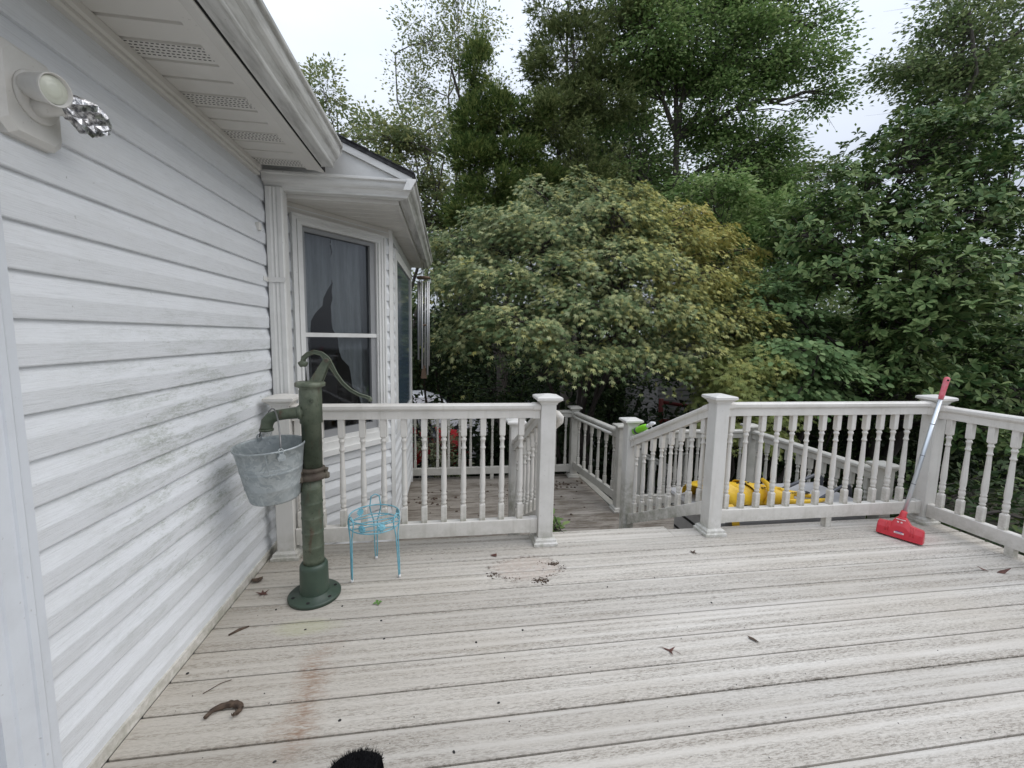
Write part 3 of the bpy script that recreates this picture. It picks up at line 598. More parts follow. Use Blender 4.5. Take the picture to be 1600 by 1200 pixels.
# curtain: two draped panels with a torn gap between them
def curtain(s_fn0, s_fn1, name='curtain', off=-.10):
    rows = 26; cols = 22; V = []; F = []
    for j in range(rows + 1):
        z = iz0 + (iz1 - iz0) * j / rows; l0, l1 = s_fn0(z), s_fn1(z)
        for i in range(cols + 1):
            s = l0 + (l1 - l0) * i / cols; o = off + .020 * math.sin(s * 62 + .6 * math.sin(z * 4)) + .004 * math.sin(s * 190)
            V.append((*bp(s, o), z))
    for j in range(rows):
        for i in range(cols): a = j * (cols + 1) + i; F.append((a, a + 1, a + cols + 2, a + cols + 1))
    MB().add(V, F, True).build(name, M['curtain'], win)
def jag(z): return .006 * math.sin(z * 61) + .004 * math.sin(z * 137)
curtain(lambda z: a0 - .02, lambda z: (a0 + .26 if z > 1.62 else (a0 + .26 - (1.62 - z) * .62 if z > 1.40 else max(a0 + .10 - (1.40 - z) * .12, a0 + .0))) + jag(z))
curtain(lambda z: (a0 + .262 if z > 1.33 else min(a0 + .262 + (1.33 - z) * .42, a1 - .09)) + jag(z + 3), lambda z: a1 + .02)
bayprism(a0 - .05, a1 + .05, -.60, -.58, iz0 - .1, iz1 + .05, 'room_back', NG('dark_room', .9, (.045, .048, .055)).m, win)
bayprism(a0 - .05, a0 - .045, -.60, -.10, iz0 - .1, iz1 + .05, 'room_side', M['dark'], win); bayprism(a1 + .045, a1 + .05, -.58, -.10, iz0 - .1, iz1 + .05, 'room_side', M['dark'], win)
bayprism(0, BL, -.58, -.02, 2.036, 2.05, 'room_ceiling', M['dark'], win)
# long side of the bay, parallel to the house, with dark window
for k in range(-4, 18):
    z = 1.440 - 12 * LAP + k * LAP
    if z > 2.04: continue
    if z + LAP < .5 or z > 1.96: course((BX - .014, 3.53), (BX - .014, 5.17), z, (1, 0), M['siding_bay'], 2.09)
    else: course((BX - .014, 3.53), (BX - .014, 3.66), z, (1, 0), M['siding_bay'])
MB().box(BX - .16, BX - .0145, 3.50, 5.17, -.5, 2.1).build('wall_core', M['trim'], house)
MB().box(BX - .01, BX + .012, 5.16, 5.19, -.5, 2.1).build('corner_trim', M['trim'], house)
w2 = MB().box(BX - .012, BX + .016, 3.66, 3.74, .46, 2.0).build('window', M['trim'], house)
MB().box(BX - .012, BX + .016, 5.02, 5.10, .46, 2.0).build('frame', M['trim'], w2); MB().box(BX - .012, BX + .016, 3.74, 5.02, 1.92, 2.0).build('frame', M['trim'], w2); MB().box(BX - .012, BX + .018, 3.74, 5.02, .46, .54).build('sill', M['trim'], w2)
MB().box(BX - .012, BX + .004, 3.74, 5.02, .54, 1.92).build('pane', M['glass_dark'], w2)
MB().box(-3.5, BX - .17, 5.10, 5.16, -1.9, 2.2).build('wall_core', M['siding_bay'], house)
MB().box(-1.30, -1.10, 2.85, 9, -1.9, 2.6).build('wall_core', M['trim'], house)

# ------------------------------------------------------------------ floodlight on the wall
fl = thing('floodlight', (-1.03, 1.27, 1.86), 'white two-lamp floodlight on the siding, one bulb wrapped in crumpled foil', 'wall light')
def oct_plate(cy, cz, hy, hz, c, x0, x1, r=.012):
    def ring(x, k): return [(x, cy + sy * (hy - k - (c if e else 0)), cz + sz * (hz - k - (0 if e else c))) for sy, sz, e in ((1, 1, 1), (1, 1, 0), (1, -1, 0), (1, -1, 1), (-1, -1, 1), (-1, -1, 0), (-1, 1, 0), (-1, 1, 1))]
    return MB().rings([ring(x0, 0), ring(x1 - r, 0), ring(x1, r)], True)
oct_plate(1.265, 1.855, .080, .105, .022, -1.042, -1.002).build('mounting_block', M['lamp_white'], fl)
RX90 = Matrix.Rotation(R(90), 4, 'Y')
def disc_y(cx, cy, cz, prof, name, mat, parent, direction=(1, 0, 0), n=28):
    q = Vector(direction).to_track_quat('Z', 'Y').to_matrix().to_4x4()
    return MB().lathe(prof, n=n).xf(Matrix.Translation((cx, cy, cz)) @ q).build(name, mat, parent)
cov = disc_y(-1.002, 1.270, 1.858, [(.058, 0), (.058, .004), (.054, .009), (.030, .013), (.002, .014)], 'cover_plate', M['lamp_white'], fl)
ld = Vector((.88, -.22, -.16)).normalized()
hold = disc_y(-.996, 1.240, 1.872, [(.020, 0), (.025, .008), (.029, .02), (.031, .05), (.034, .070), (.036, .080), (.033, .080), (.031, .0705), (.002, .0705)], 'lamp_holder', M['lamp_white'], fl, ld)
lp = Vector((-.996, 1.240, 1.872)) + ld * .0705
disc_y(*lp, [(.0305, 0), (.029, .004), (.020, .0015), (.018, .004), (.010, .0055), (.001, .006)], 'lens', M['lens'], hold, ld)
MB().tube([(-1.0, 1.262, 1.835), (-.970, 1.262, 1.838), (-.950, 1.272, 1.845)], [.024, .022, .020], 14).build('lamp_holder', M['lamp_white'], fl)
# foil: a crumpled pouch of many flat facets
b = MB(); rr = random.Random(3); n = 20; rg = []
ax = Vector((.32, .93, -.10)).normalized(); u0 = ax.cross(Vector((0, 0, 1))).normalized(); v0 = u0.cross(ax)
cst = Vector((-.950, 1.262, 1.850))
for i, (t, rad) in enumerate(((0, .010), (.008, .017), (.022, .026), (.038, .033), (.054, .036), (.070, .035), (.086, .031), (.100, .024), (.112, .012))):
    rg.append([cst + ax * (t + rr.uniform(-.005, .005)) + (u0 * math.cos(2 * PI * j / n) * .62 + v0 * math.sin(2 * PI * j / n)) * rad * 1.12 * (rr.uniform(.74, .9) if (j + i) % 2 else rr.uniform(1.0, 1.2)) for j in range(n)])
b.rings(rg, True).build('foil_wrap', M['foil'], fl)

# ------------------------------------------------------------------ hand pump
pump = thing('hand_pump', (-.655, 2.096, 0), 'old green cast iron hand water pump standing on the deck with curved handle', 'water pump')
px_, py_ = -.655, 2.096
pb = MB().lathe([(.121, .001), (.122, .014), (.116, .020), (.072, .022), (.070, .030)], px_, py_, 48).build('base_flange', M['pump_base'], pump)
b = MB()
for k in range(6):
    a = k * PI / 3 + .5; b.lathe([(.008, .0212), (.008, .0226)], px_ + .098 * math.cos(a), py_ + .098 * math.sin(a), 10)
b.build('bolt_holes', M['dark'], pb)
MB().lathe([(.069, .020), (.067, .030), (.065, .150), (.064, .166), (.058, .176), (.050, .178)], px_, py_, 40).build('base_sleeve', M['pump_base'], pump)
pr = [(.0490, .176)]; z = .20
while z < .56: pr += [(.0480, z), (.0480, z + .056), (.0500, z + .060), (.0500, z + .065), (.0480, z + .069)]; z += .074
pr += [(.0480, .605)]
MB().lathe(pr, px_ + .001, py_, 36).build('riser_pipe', M['pump'], pump)
cxp = -.640
fl1 = MB().lathe([(.050, .600), (.062, .604), (.064, .612), (.064, .626), (.054, .630), (.054, .642), (.060, .645), (.060, .655), (.050, .659)], px_ + .006, py_, 36).build('coupling_flange', M['rust'], pump)
for a in (.15, 2.2, 4.1):
    MB().lathe([(.014, .600), (.017, .603), (.017, .624), (.009, .627), (.009, .640), (.012, .641), (.012, .650), (.002, .652)], px_ + .006 + .062 * math.cos(a), py_ + .062 * math.sin(a), 12).build('flange_bolt', M['rust'], fl1)
MB().lathe([(.044, .655), (.044, .872), (.050, .876), (.050, 1.032), (.047, 1.040), (.052, 1.044), (.052, 1.048)], cxp - .004, py_, 40).build('cylinder', M['pump'], pump)
cap = MB().lathe([(.054, 1.046), (.066, 1.050), (.067, 1.066), (.060, 1.071), (.020, 1.073)], cxp - .004, py_, 36).build('cap', M['pump'], pump)
# raised hexagonal badge
bdg = MB()
bc = Vector((cxp + .012, py_ - .0495, .985)); nb = Vector((.30, -.95, 0)).normalized(); ub = Vector((0, 0, 1)).cross(nb).normalized(); vb = Vector((0, 0, 1))
def hexring(r, o): return [bc + nb * o + ub * r * .8 * math.sin(k * PI / 3) + vb * r * math.cos(k * PI / 3) for k in range(6)]
bdg.rings([hexring(.0165, -.002), hexring(.0165, .0035), hexring(.0125, .0035), hexring(.0125, .0010)], True)
bdg.tube([bc + nb * .003 + ub * x + vb * z_ for x, z_ in ((.005, .007), (-.004, .006), (-.005, .001), (.004, -.001), (.005, -.006), (-.005, -.007))], .0018, 5)
bdg.build('badge', M['pump'], pump)
sp_pts = [(-.655, 2.085, .930), (-.70, 2.080, .926), (-.745, 2.076, .922), (-.785, 2.073, .916), (-.812, 2.072, .905), (-.828, 2.071, .886), (-.833, 2.071, .862), (-.834, 2.071, .852)]
spout = MB().tube(sp_pts, [.034, .028, .0255, .0255, .027, .0275, .026, .028], 18).build('spout', M['pump'], pump)
MB().tube([(-.678, 2.083, .928), (-.690, 2.0815, .927), (-.70, 2.0805, .926)], [.040, .036, .029], 18).build('spout_collar', M['pump'], spout)
MB().tube([(-.834, 2.071, .853), (-.834, 2.071, .843)], [.031, .030], 18).build('spout_lip', M['pump'], spout)
MB().lathe([(.020, .8425), (.020, .8428)], -.834, 2.071, 14).build('spout_bore', M['dark'], spout)
# bracket: two tapering cheeks leaning to the pivot
for s in (-1, 1):
    yb = py_ + s * .020
    MB().rings([[(-.645, yb - .005, 1.070), (-.590, yb - .005, 1.070), (-.548, yb - .005 - s * .006, 1.172), (-.572, yb - .005 - s * .006, 1.185)], [(-.645, yb + .005, 1.070), (-.590, yb + .005, 1.070), (-.548, yb + .005 - s * .006, 1.172), (-.572, yb + .005 - s * .006, 1.185)]]).build('handle_bracket', M['pump'], pump)
hp = [(-.674, 1.157), (-.668, 1.180), (-.648, 1.200), (-.620, 1.211), (-.588, 1.203), (-.566, 1.180), (-.548, 1.150), (-.526, 1.108), (-.498, 1.066), (-.462, 1.032), (-.425, 1.010), (-.390, .999), (-.375, .992), (-.370, .976)]
hd = MB(); hgt = [.011, .011, .010, .010, .010, .014, .012, .009, .008, .0075, .0075, .0075, .009, .009]; wd = [.010, .010, .008, .008, .008, .011, .009, .007, .007, .007, .007, .008, .009, .008]
rg = []
for i, (x, z) in enumerate(hp):
    x0, z0 = hp[max(i - 1, 0)]; x1, z1 = hp[min(i + 1, len(hp) - 1)]; t = Vector((x1 - x0, 0, z1 - z0)).normalized(); nn_ = Vector((-t.z, 0, t.x)); p = Vector((x, py_, z)); yv = Vector((0, 1, 0))
    ring = []
    for j in range(12):
        a = 2 * PI * j / 12; ca, sa = math.cos(a), math.sin(a); q = abs(ca) ** .6 * (1 if ca > 0 else -1); q2 = abs(sa) ** .6 * (1 if sa > 0 else -1)
        flange = 1.0 + .45 * (abs(q) > .8)
        ring.append(p + nn_ * hgt[i] * q + yv * wd[i] * q2)
    rg.append(ring)
hdl = hd.rings(rg, True, True).build('handle', M['pump'], pump)
for s in (1, -1):
    off = [Vector((x, py_ - .001, z)) for x, z in hp[1:-1]]
    pts = []
    for i, p in enumerate(off):
        x0, z0 = hp[i]; x1, z1 = hp[i + 2]; t = Vector((x1 - x0, 0, z1 - z0)).normalized(); pts.append(p + Vector((-t.z, 0, t.x)) * s * (hgt[i + 1] - .002))
    MB().tube([p - Vector((0, .008, 0)) for p in pts], .0028, 6).build('handle_rib', M['pump'], hdl)
MB().tube([(-.562, py_ - .032, 1.172), (-.562, py_ + .032, 1.172)], .009, 12).build('pivot_bolt', M['rust'], pump)
MB().tube([(-.662, py_, 1.165), (-.660, py_, 1.06)], .0045, 8).build('piston_rod', M['wire'], pump)
MB().tube([(-.687, py_, 1.150), (-.672, py_, 1.158), (-.655, py_, 1.150)], [.014, .017, .012], 10).build('handle_end', M['pump'], hdl)

# ------------------------------------------------------------------ bucket on the spout
bk = thing('bucket', (-.797, 2.045, .535), 'dented galvanised steel bucket hanging from the green pump spout', 'bucket')
rot = Matrix.Translation((-.797, 2.045, .535)) @ Matrix.Rotation(R(-2.5), 4, 'Y') @ Matrix.Rotation(R(3), 4, 'X')
b = MB()
pr = [(.001, .010), (.100, .010), (.103, .0), (.106, .004), (.1075, .012), (.117, .064), (.1195, .068), (.1190, .074), (.1285, .140), (.1315, .145), (.1315, .151), (.1300, .156), (.1330, .162), (.1330, .168), (.1315, .174), (.1440, .245), (.1475, .247), (.149, .252), (.1475, .257), (.1440, .255), (.1420, .245), (.1170, .070), (.1045, .014), (.001, .0135)]
b.lathe(pr, n=56); b.V = [(x * (1 + .012 * math.sin(5 * z * 9 + x * 30)), y * (1 + .010 * math.cos(z * 30 + y * 22)), z) for x, y, z in b.V]
b.xf(rot).build('bucket_body', M['galv'], bk)
MB().box(-.0015, .0015, -.152, -.146, 0, .24).V
seam = MB(); seam.rings([[(.035 - .003, -.101 - k * (.142 - .101), .012 + k * .235), (.035 + .003, -.101 - k * (.142 - .101), .012 + k * .235), (.035 + .003, -.098 - k * (.142 - .101), .012 + k * .235), (.035 - .003, -.098 - k * (.142 - .101), .012 + k * .235)] for k in (0, 1)]); seam.xf(rot).build('seam', M['galv'], bk)
eA = Vector((-.088, .112, .262)); eB = Vector((.090, -.116, .252))
for e in (eA, eB):
    dn = Vector((e.x, e.y, 0)).normalized(); tn = Vector((-dn.y, dn.x, 0))
    MB().tube([e + Vector((0, 0, .012)) * math.cos(a) * 1.1 + tn * .010 * math.sin(a) for a in np.linspace(0, 2 * PI, 13)], .003, 6).xf(rot).build('ear', M['galv'], bk)
    q0 = e - Vector((0, 0, .030)) + dn * .004
    MB().rings([[q0 + tn * x * k + Vector((0, 0, z_)) + dn * o for x, z_ in ((-.016, -.010), (.016, -.010), (.018, .004), (.008, .022), (-.008, .022), (-.018, .004))] for o, k in ((-.006, 1), (.003, .9))]).xf(rot).build('ear_plate', M['galv'], bk)
top = rot.inverted() @ Vector((-.800, 2.071, .9465))
pts = []
for i in range(17):
    t = i / 16; p = eA.lerp(eB, t); hgt_ = math.sin(PI * t) ** .8; p = p + Vector((0, 0, 1)) * 0
    ctr = top - (eA + eB) / 2
    pts.append(p + Vector((ctr.x * hgt_, ctr.y * hgt_, ctr.z * hgt_)))
MB().tube(pts, .0034, 8).xf(rot).build('bail_handle', M['wire'], bk)

# ------------------------------------------------------------------ blue plant stand
ps = thing('plant_stand', (-.392, 2.27, 0), 'light blue wire plant stand with flower rosettes beside the pump', 'plant stand')
pc = Vector((-.392, 2.27, 0)); rr_ = .129
def circ(r, z, n=40, a0_=0, a1_=2 * PI): return [(pc.x + r * math.cos(a), pc.y + r * math.sin(a), z) for a in np.linspace(a0_, a1_, n)]
MB().tube(circ(rr_, .335), .0034, 6, caps=False).build('ring', M['blue'], ps); MB().tube(circ(rr_, .283), .0034, 6, caps=False).build('ring', M['blue'], ps)
for off in (-.085, -.03, .03, .085):
    h_ = math.sqrt(rr_ ** 2 - off ** 2); dxy = Vector((math.cos(.35), math.sin(.35), 0)); nxy = Vector((-dxy.y, dxy.x, 0))
    MB().tube([pc + nxy * off - dxy * h_ + Vector((0, 0, .283)), pc + nxy * off + dxy * h_ + Vector((0, 0, .283))], .003, 6).build('cross_wire', M['blue'], ps)
for (fx, fy), rear in (((-.498, 2.189), 0), ((-.258, 2.209), 0), ((-.412, 2.419), 1)):
    foot = Vector((fx, fy, .006)); rad = Vector((fx - pc.x, fy - pc.y, 0)).normalized(); tan = Vector((-rad.y, rad.x, 0)); rp = pc + rad * (rr_ + .004)
    top_z = .385 if rear else .345
    def P(s, t_, z_): return rp * 1.0 + tan * s + Vector((0, 0, z_)) + (foot - rp - Vector((0, 0, .006))) * (1 - t_)
    pts = [P(.004, 0, .004), P(.006, .1, .05), P(.008, .5, .16), P(.010, .85, .24), P(.026, 1, .30), P(.030, 1, .325), P(.022, 1, top_z), P(0, 1, top_z + .012), P(-.022, 1, top_z), P(-.030, 1, .325), P(-.026, 1, .30), P(-.010, .85, .24), P(-.008, .5, .16), P(-.006, .1, .05), P(-.004, 0, .004)]
    lg = MB().tube(pts, .0036, 6).build('leg', M['blue'], ps)
    MB().tube([foot + Vector((0, 0, -.005)), foot + Vector((0, 0, .010))], .008, 8).build('foot_cap', M['spraywhite'], lg)
for a in (-1.9, -1.15, .55, 2.35, 3.5):
    c0 = pc + Vector((math.cos(a), math.sin(a), 0)) * rr_ + Vector((0, 0, .309)); nrm = Vector((math.cos(a), math.sin(a), 0)); tt = Vector((-nrm.y, nrm.x, 0)); up_ = Vector((0, 0, 1))
    f = MB(); ring = []; ring2 = []
    for k in range(20):
        r_k = .024 if k % 2 == 0 else .018; q = tt * math.cos(k * PI / 10) * r_k + up_ * math.sin(k * PI / 10) * r_k; ring.append(c0 + q + nrm * .002); ring2.append(c0 + q * .45 + nrm * .008)
    f.rings([ring, ring2, [c0 + (p - c0) * .3 + nrm * .006 for p in ring]], True); f.build('rosette', M['blue'], ps)

# ------------------------------------------------------------------ red broom leaning on the corner post
br = thing('broom', (3.0, 2.29, 0), 'red push broom with silver pole and pink grip leaning on the corner post', 'broom')
A_ = Vector((2.945, 2.395, .012)); B_ = Vector((3.052, 2.185, .012)); mid = (A_ + B_) / 2; ld_ = (B_ - A_).normalized(); neck = Vector((3.070, 2.335, .150)); tip = Vector((3.345, 2.385, 1.075))
fd = Vector((-ld_.y, ld_.x, 0));  fd = fd if fd.y < 0 or fd.x < 0 else -fd     # toward the viewer
if fd.dot(Vector((-1, -1, 0))) < 0: fd = -fd
upv = Vector((.25, .18, 1)).normalized()
def headring(t, h0, th, sh=0): # t along, h height, th thickness
    c0 = A_.lerp(B_, t); return [c0 + fd * th, c0 + fd * (th * .95) + upv * h0 * .6, c0 + fd * th * .45 + upv * h0, c0 - fd * th * .45 + upv * h0, c0 - fd * th * .8 + upv * h0 * .6, c0 - fd * th * .9]
rg = [headring(t, h, th) for t, h, th in ((0, .070, .024), (.02, .082, .028), (.22, .086, .030), (.30, .090, .031), (.36, .118, .031), (.42, .132, .030), (.60, .132, .030), (.66, .112, .031), (.72, .092, .032), (.80, .088, .031), (.97, .082, .028), (1, .070, .024))]
bh = MB().rings(rg, True).build('broom_head', M['red'], br)
for t in (.20, .26, .74, .80):
    c0 = A_.lerp(B_, t); MB().tube([c0 + fd * .030 + upv * .03, c0 + fd * .030 + upv * .055, c0 + fd * .018 + upv * .088], .003, 5).build('rib', M['red'], bh)
MB().box(0, 1, 0, 1, 0, 1)
b = MB(); c0 = A_.lerp(B_, .5)
for i in range(34): 
    t = .02 + .96 * i / 33; q = A_.lerp(B_, t); b.tube([q + upv * .01, q - Vector((0, 0, .011)) + ld_ * random.uniform(-.003, .003)], .004, 4)
b.build('bristles', M['black'], br)
collar = MB().tube([c0 + upv * .105, neck - Vector((.004, 0, 0.0)), neck + (tip - neck).normalized() * .02], [.024, .018, .017], 14).build('collar', M['red'], br)
dirp = (tip - neck).normalized(); q1 = neck.lerp(tip, .855)
MB().tube([neck, q1], .0125, 14).build('pole', M['alu'], br)
for t in (.22, .43, .66): MB().tube([neck.lerp(tip, t), neck.lerp(tip, t + .004)], .0133, 14).build('pole_joint', M['greytube'], br)
MB().tube([q1 - dirp * .01, q1 + dirp * .02, q1 + dirp * .06, tip - dirp * .02, tip, tip + dirp * .008], [.0135, .0155, .0150, .0165, .0165, .009], 14).build('grip', M['grip'], br)
MB().tube([tip - dirp * .012 + Vector((-.01, -.017, 0)), tip - dirp * .012 + Vector((.01, .017, 0))], .006, 8).build('hanging_hole', M['dark'], br)
xv = ld_; zv = fd
def plate(c, w_, h_, mat, name, o=.0012):
    return MB().rings([[c + xv * a * w_ / 2 + upv * b_ * h_ / 2 + zv * k for a, b_ in ((-1, -1), (1, -1), (1, 1), (-1, 1))] for k in (-.002, o)], True).build(name, mat, bh)
lc = A_.lerp(B_, .50) + fd * .0305 + upv * .034
plate(lc, .050, .010, M['print'], 'brand_label'); plate(lc + upv * .008, .036, .004, NG('blue_print', .5, (.10, .04, .20)).m, 'brand_label', .0009)
for k, wk in enumerate((.004, .003, .005, .003, .004, .003)): plate(lc + xv * (-.017 + k * .0066), wk, .005, NG('label_ink', .5, (.30, .12, .16)).m, 'label_mark', .0018)
for k in (-.012, .006): plate(A_.lerp(B_, .50) + fd * .0235 + upv * .104 + xv * k, .009, .007, M['print'], 'emblem', .004)
plate(A_.lerp(B_, .50) + fd * .0185 + upv * .121, .050, .003, M['print'], 'emblem', .004)

# ------------------------------------------------------------------ resin box and yellow cart
bx = thing('storage_box', (2.5, 2.9, ZL), 'pale grey resin storage box standing on the lower deck behind the right railing', 'box')
BT = .08
MB().cbox(1.86, 3.16, 2.66, 3.14, ZL + .001, BT - .045, .01).build('box_body', M['box'], bx)
MB().rings([[(x0, y0, z), (x1, y0, z), (x1, y1, z), (x0, y1, z)] for x0, x1, y0, y1, z in ((1.81, 3.18, 2.64, 3.17, BT - .044), (1.80, 3.19, 2.63, 3.18, BT - .02), (1.81, 3.18, 2.64, 3.17, BT - .004), (1.84, 3.15, 2.67, 3.14, BT))], True).build('lid', M['box'], bx)
for z in (ZL + .15, ZL + .30, ZL + .43): MB().box(1.856, 1.8595, 2.68, 3.12, z, z + .02).build('panel_groove', M['dark'], bx)
yc = thing('yellow_cart', (2.2, 2.85, BT), 'crumpled yellow plastic cart with grey tubular handles lying on the grey box', 'cart')
def grid_shell(fn, nu, nv, name, mat, parent, th=.004):
    V = [fn(i / nu, j / nv) for j in range(nv + 1) for i in range(nu + 1)]; F = [(j * (nu + 1) + i, j * (nu + 1) + i + 1, (j + 1) * (nu + 1) + i + 1, (j + 1) * (nu + 1) + i) for j in range(nv) for i in range(nu)]
    o = MB().add(V, F, True).build(name, mat, parent); md = o.modifiers.new('thick', 'SOLIDIFY'); md.thickness = th; return o
def tub(u, v):
    a = PI * (v * 1.0); x = 1.86 + .40 * u; h = .145 * (.80 + .25 * math.sin(PI * min(1, u * 1.2))) ; 
    zz = BT + .004 + h * math.sin(a) ** .65 + .008 * math.sin(u * 19 + v * 7); yv = 2.86 - .15 * math.cos(a) * (1 - .15 * u) + .006 * math.sin(u * 23)
    return (x + .02 * math.cos(a), yv, zz)
grid_shell(tub, 22, 20, 'tub', M['yellow'], yc)
def flap(u, v):
    a = PI * v; x = 2.24 + .36 * u + .02 * math.sin(v * 6); h = .145 * (1 - .48 * u ** .8); return (x, 2.84 - .13 * math.cos(a) * (1 - .3 * u), BT + .004 + h * math.sin(a) ** .6 + .007 * math.sin(u * 17 + v * 11))
grid_shell(flap, 18, 16, 'folded_apron', M['yellow'], yc)
MB().tube([(2.33, 2.70, BT + .02), (2.36, 2.69, BT + .09), (2.38, 2.74, BT + .145), (2.40, 2.84, BT + .16)], [.020, .024, .022, .015], 10).build('fold_roll', M['yellow'], yc)
def strap(pts, w_, name, mat):
    b = MB(); rg = []
    for p in pts: rg.append([(p[0] - w_ / 2, p[1], p[2]), (p[0] + w_ / 2, p[1] + .002, p[2] + .002), (p[0] + w_ / 2, p[1] + .004, p[2] + .006), (p[0] - w_ / 2, p[1] + .002, p[2] + .004)])
    return b.rings(rg, True).build(name, mat, yc)
strap([(2.02, 2.690, BT + .03), (2.02, 2.628, BT + .01), (2.03, 2.620, .02), (2.04, 2.615, -.03)], .06, 'strap', M['yellow'])
for pts in (((2.52, 2.80, BT + .085), (2.62, 2.82, BT + .055), (2.74, 2.82, BT + .03), (2.86, 2.80, BT + .018)), ((2.50, 2.73, BT + .03), (2.62, 2.71, BT + .020), (2.76, 2.71, BT + .022), (2.86, 2.74, BT + .020))):
    MB().tube(pts, [.020, .022, .018, .014], 10).build('strut', M['yellow'], yc)
for x, z, yv_s in ((2.15, .152, 2.80), (2.34, .118, 2.775), (2.55, .072, 2.765)):
    b = MB()
    for k in range(5): b.box(x + k * .022, x + k * .022 + .012, yv_s - .010, yv_s, BT + z, BT + z + .006)
    b.build('buckle_slots', M['black'], yc)
MB().box(2.72, 2.79, 2.80, 2.83, BT + .048, BT + .058).build('buckle_slots', M['black'], yc)
for pts in (((2.63, 2.90, BT + .05), (2.88, 2.97, BT + .095), (3.02, 3.0, BT + .125), (3.07, 3.01, BT + .120), (3.10, 3.01, BT + .09), (3.10, 3.01, BT + .03)),
            ((2.82, 2.74, BT + .025), (3.02, 2.80, BT + .07), (3.13, 2.83, BT + .095), (3.175, 2.84, BT + .085), (3.20, 2.845, BT + .05), (3.205, 2.845, BT - .02))):
    MB().tube(pts, .0135, 12).build('tube_handle', M['greytube'], yc)

# ------------------------------------------------------------------ spray bottle on the stair rail
sb = thing('spray_bottle', (1.60, 3.25, .55), 'lime green spray bottle with white nozzle lying on the right stair rail', 'bottle')
q0 = Vector((1.572, 3.350, .512)); q1 = Vector((1.632, 3.060, .660)); dq = (q1 - q0).normalized()
MB().tube([q0, q0 + dq * .006, q0 + dq * .13, q0 + dq * .165, q0 + dq * .19], [.022, .028, .028, .024, .012], 16).build('bottle_body', M['lime'], sb)
MB().tube([q0 + dq * .189, q0 + dq * .215], [.015, .015], 14).build('collar', M['spraywhite'], sb)
MB().tube([q0 + dq * .214, q0 + dq * .245 + Vector((0, 0, .006)), q0 + dq * .285 + Vector((0, 0, .0))], [.014, .017, .010], 10).build('nozzle', M['spraywhite'], sb)
MB().tube([q0 + dq * .230, q0 + dq * .235 + Vector((.012, 0, -.028))], [.005, .003], 6).build('trigger', M['spraywhite'], sb)
MB().tube([q0 + dq * .03, q0 + dq * .055], .0285, 16).build('label_band', M['greytube'], sb)

# ------------------------------------------------------------------ wind chime
wc = thing('wind_chime', (-.28, 4.95, 2.10), 'long silver tube wind chime hanging from the corner of the bay eave', 'wind chime')
MB().lathe([(.075, 1.925), (.078, 1.935), (.075, 1.948)], -.28, 4.95, 20).build('top_disc', M['wood'], wc)
for k in range(6):
    a = 2 * PI * k / 6 + .3; x, yv = -.28 + .060 * math.cos(a), 4.95 + .060 * math.sin(a); ln = (.95, .98, .72, .88, .98, 1.05)[k]
    MB().tube([(x, yv, 1.895), (x, yv, 1.895 - ln)], .0105, 10).build('tube', M['chime'], wc)
    MB().tube([(x, yv, 1.89), (x, yv, 1.93)], .0015, 4).build('cord', M['black'], wc)
MB().lathe([(.03, 1.40), (.032, 1.41), (.03, 1.42)], -.28, 4.95, 14).build('striker', M['wood'], wc)
MB().tube([(-.28, 4.95, 2.10), (-.28, 4.95, .95)], .0018, 4).build('cord', M['black'], wc)
MB().rings([[(-.28 - w_, 4.945 + o, z) for w_, z in ((.034, .80), (-.034, .80), (-.016, .95), (.016, .95))] for o in (0, .01)]).build('wind_sail', M['wood'], wc)
for k in range(3):
    a = 2 * PI * k / 3; MB().tube([(-.28 + .07 * math.cos(a), 4.95 + .07 * math.sin(a), 1.945), (-.28, 4.95, 2.06)], .002, 4).build('cord', M['black'], wc)

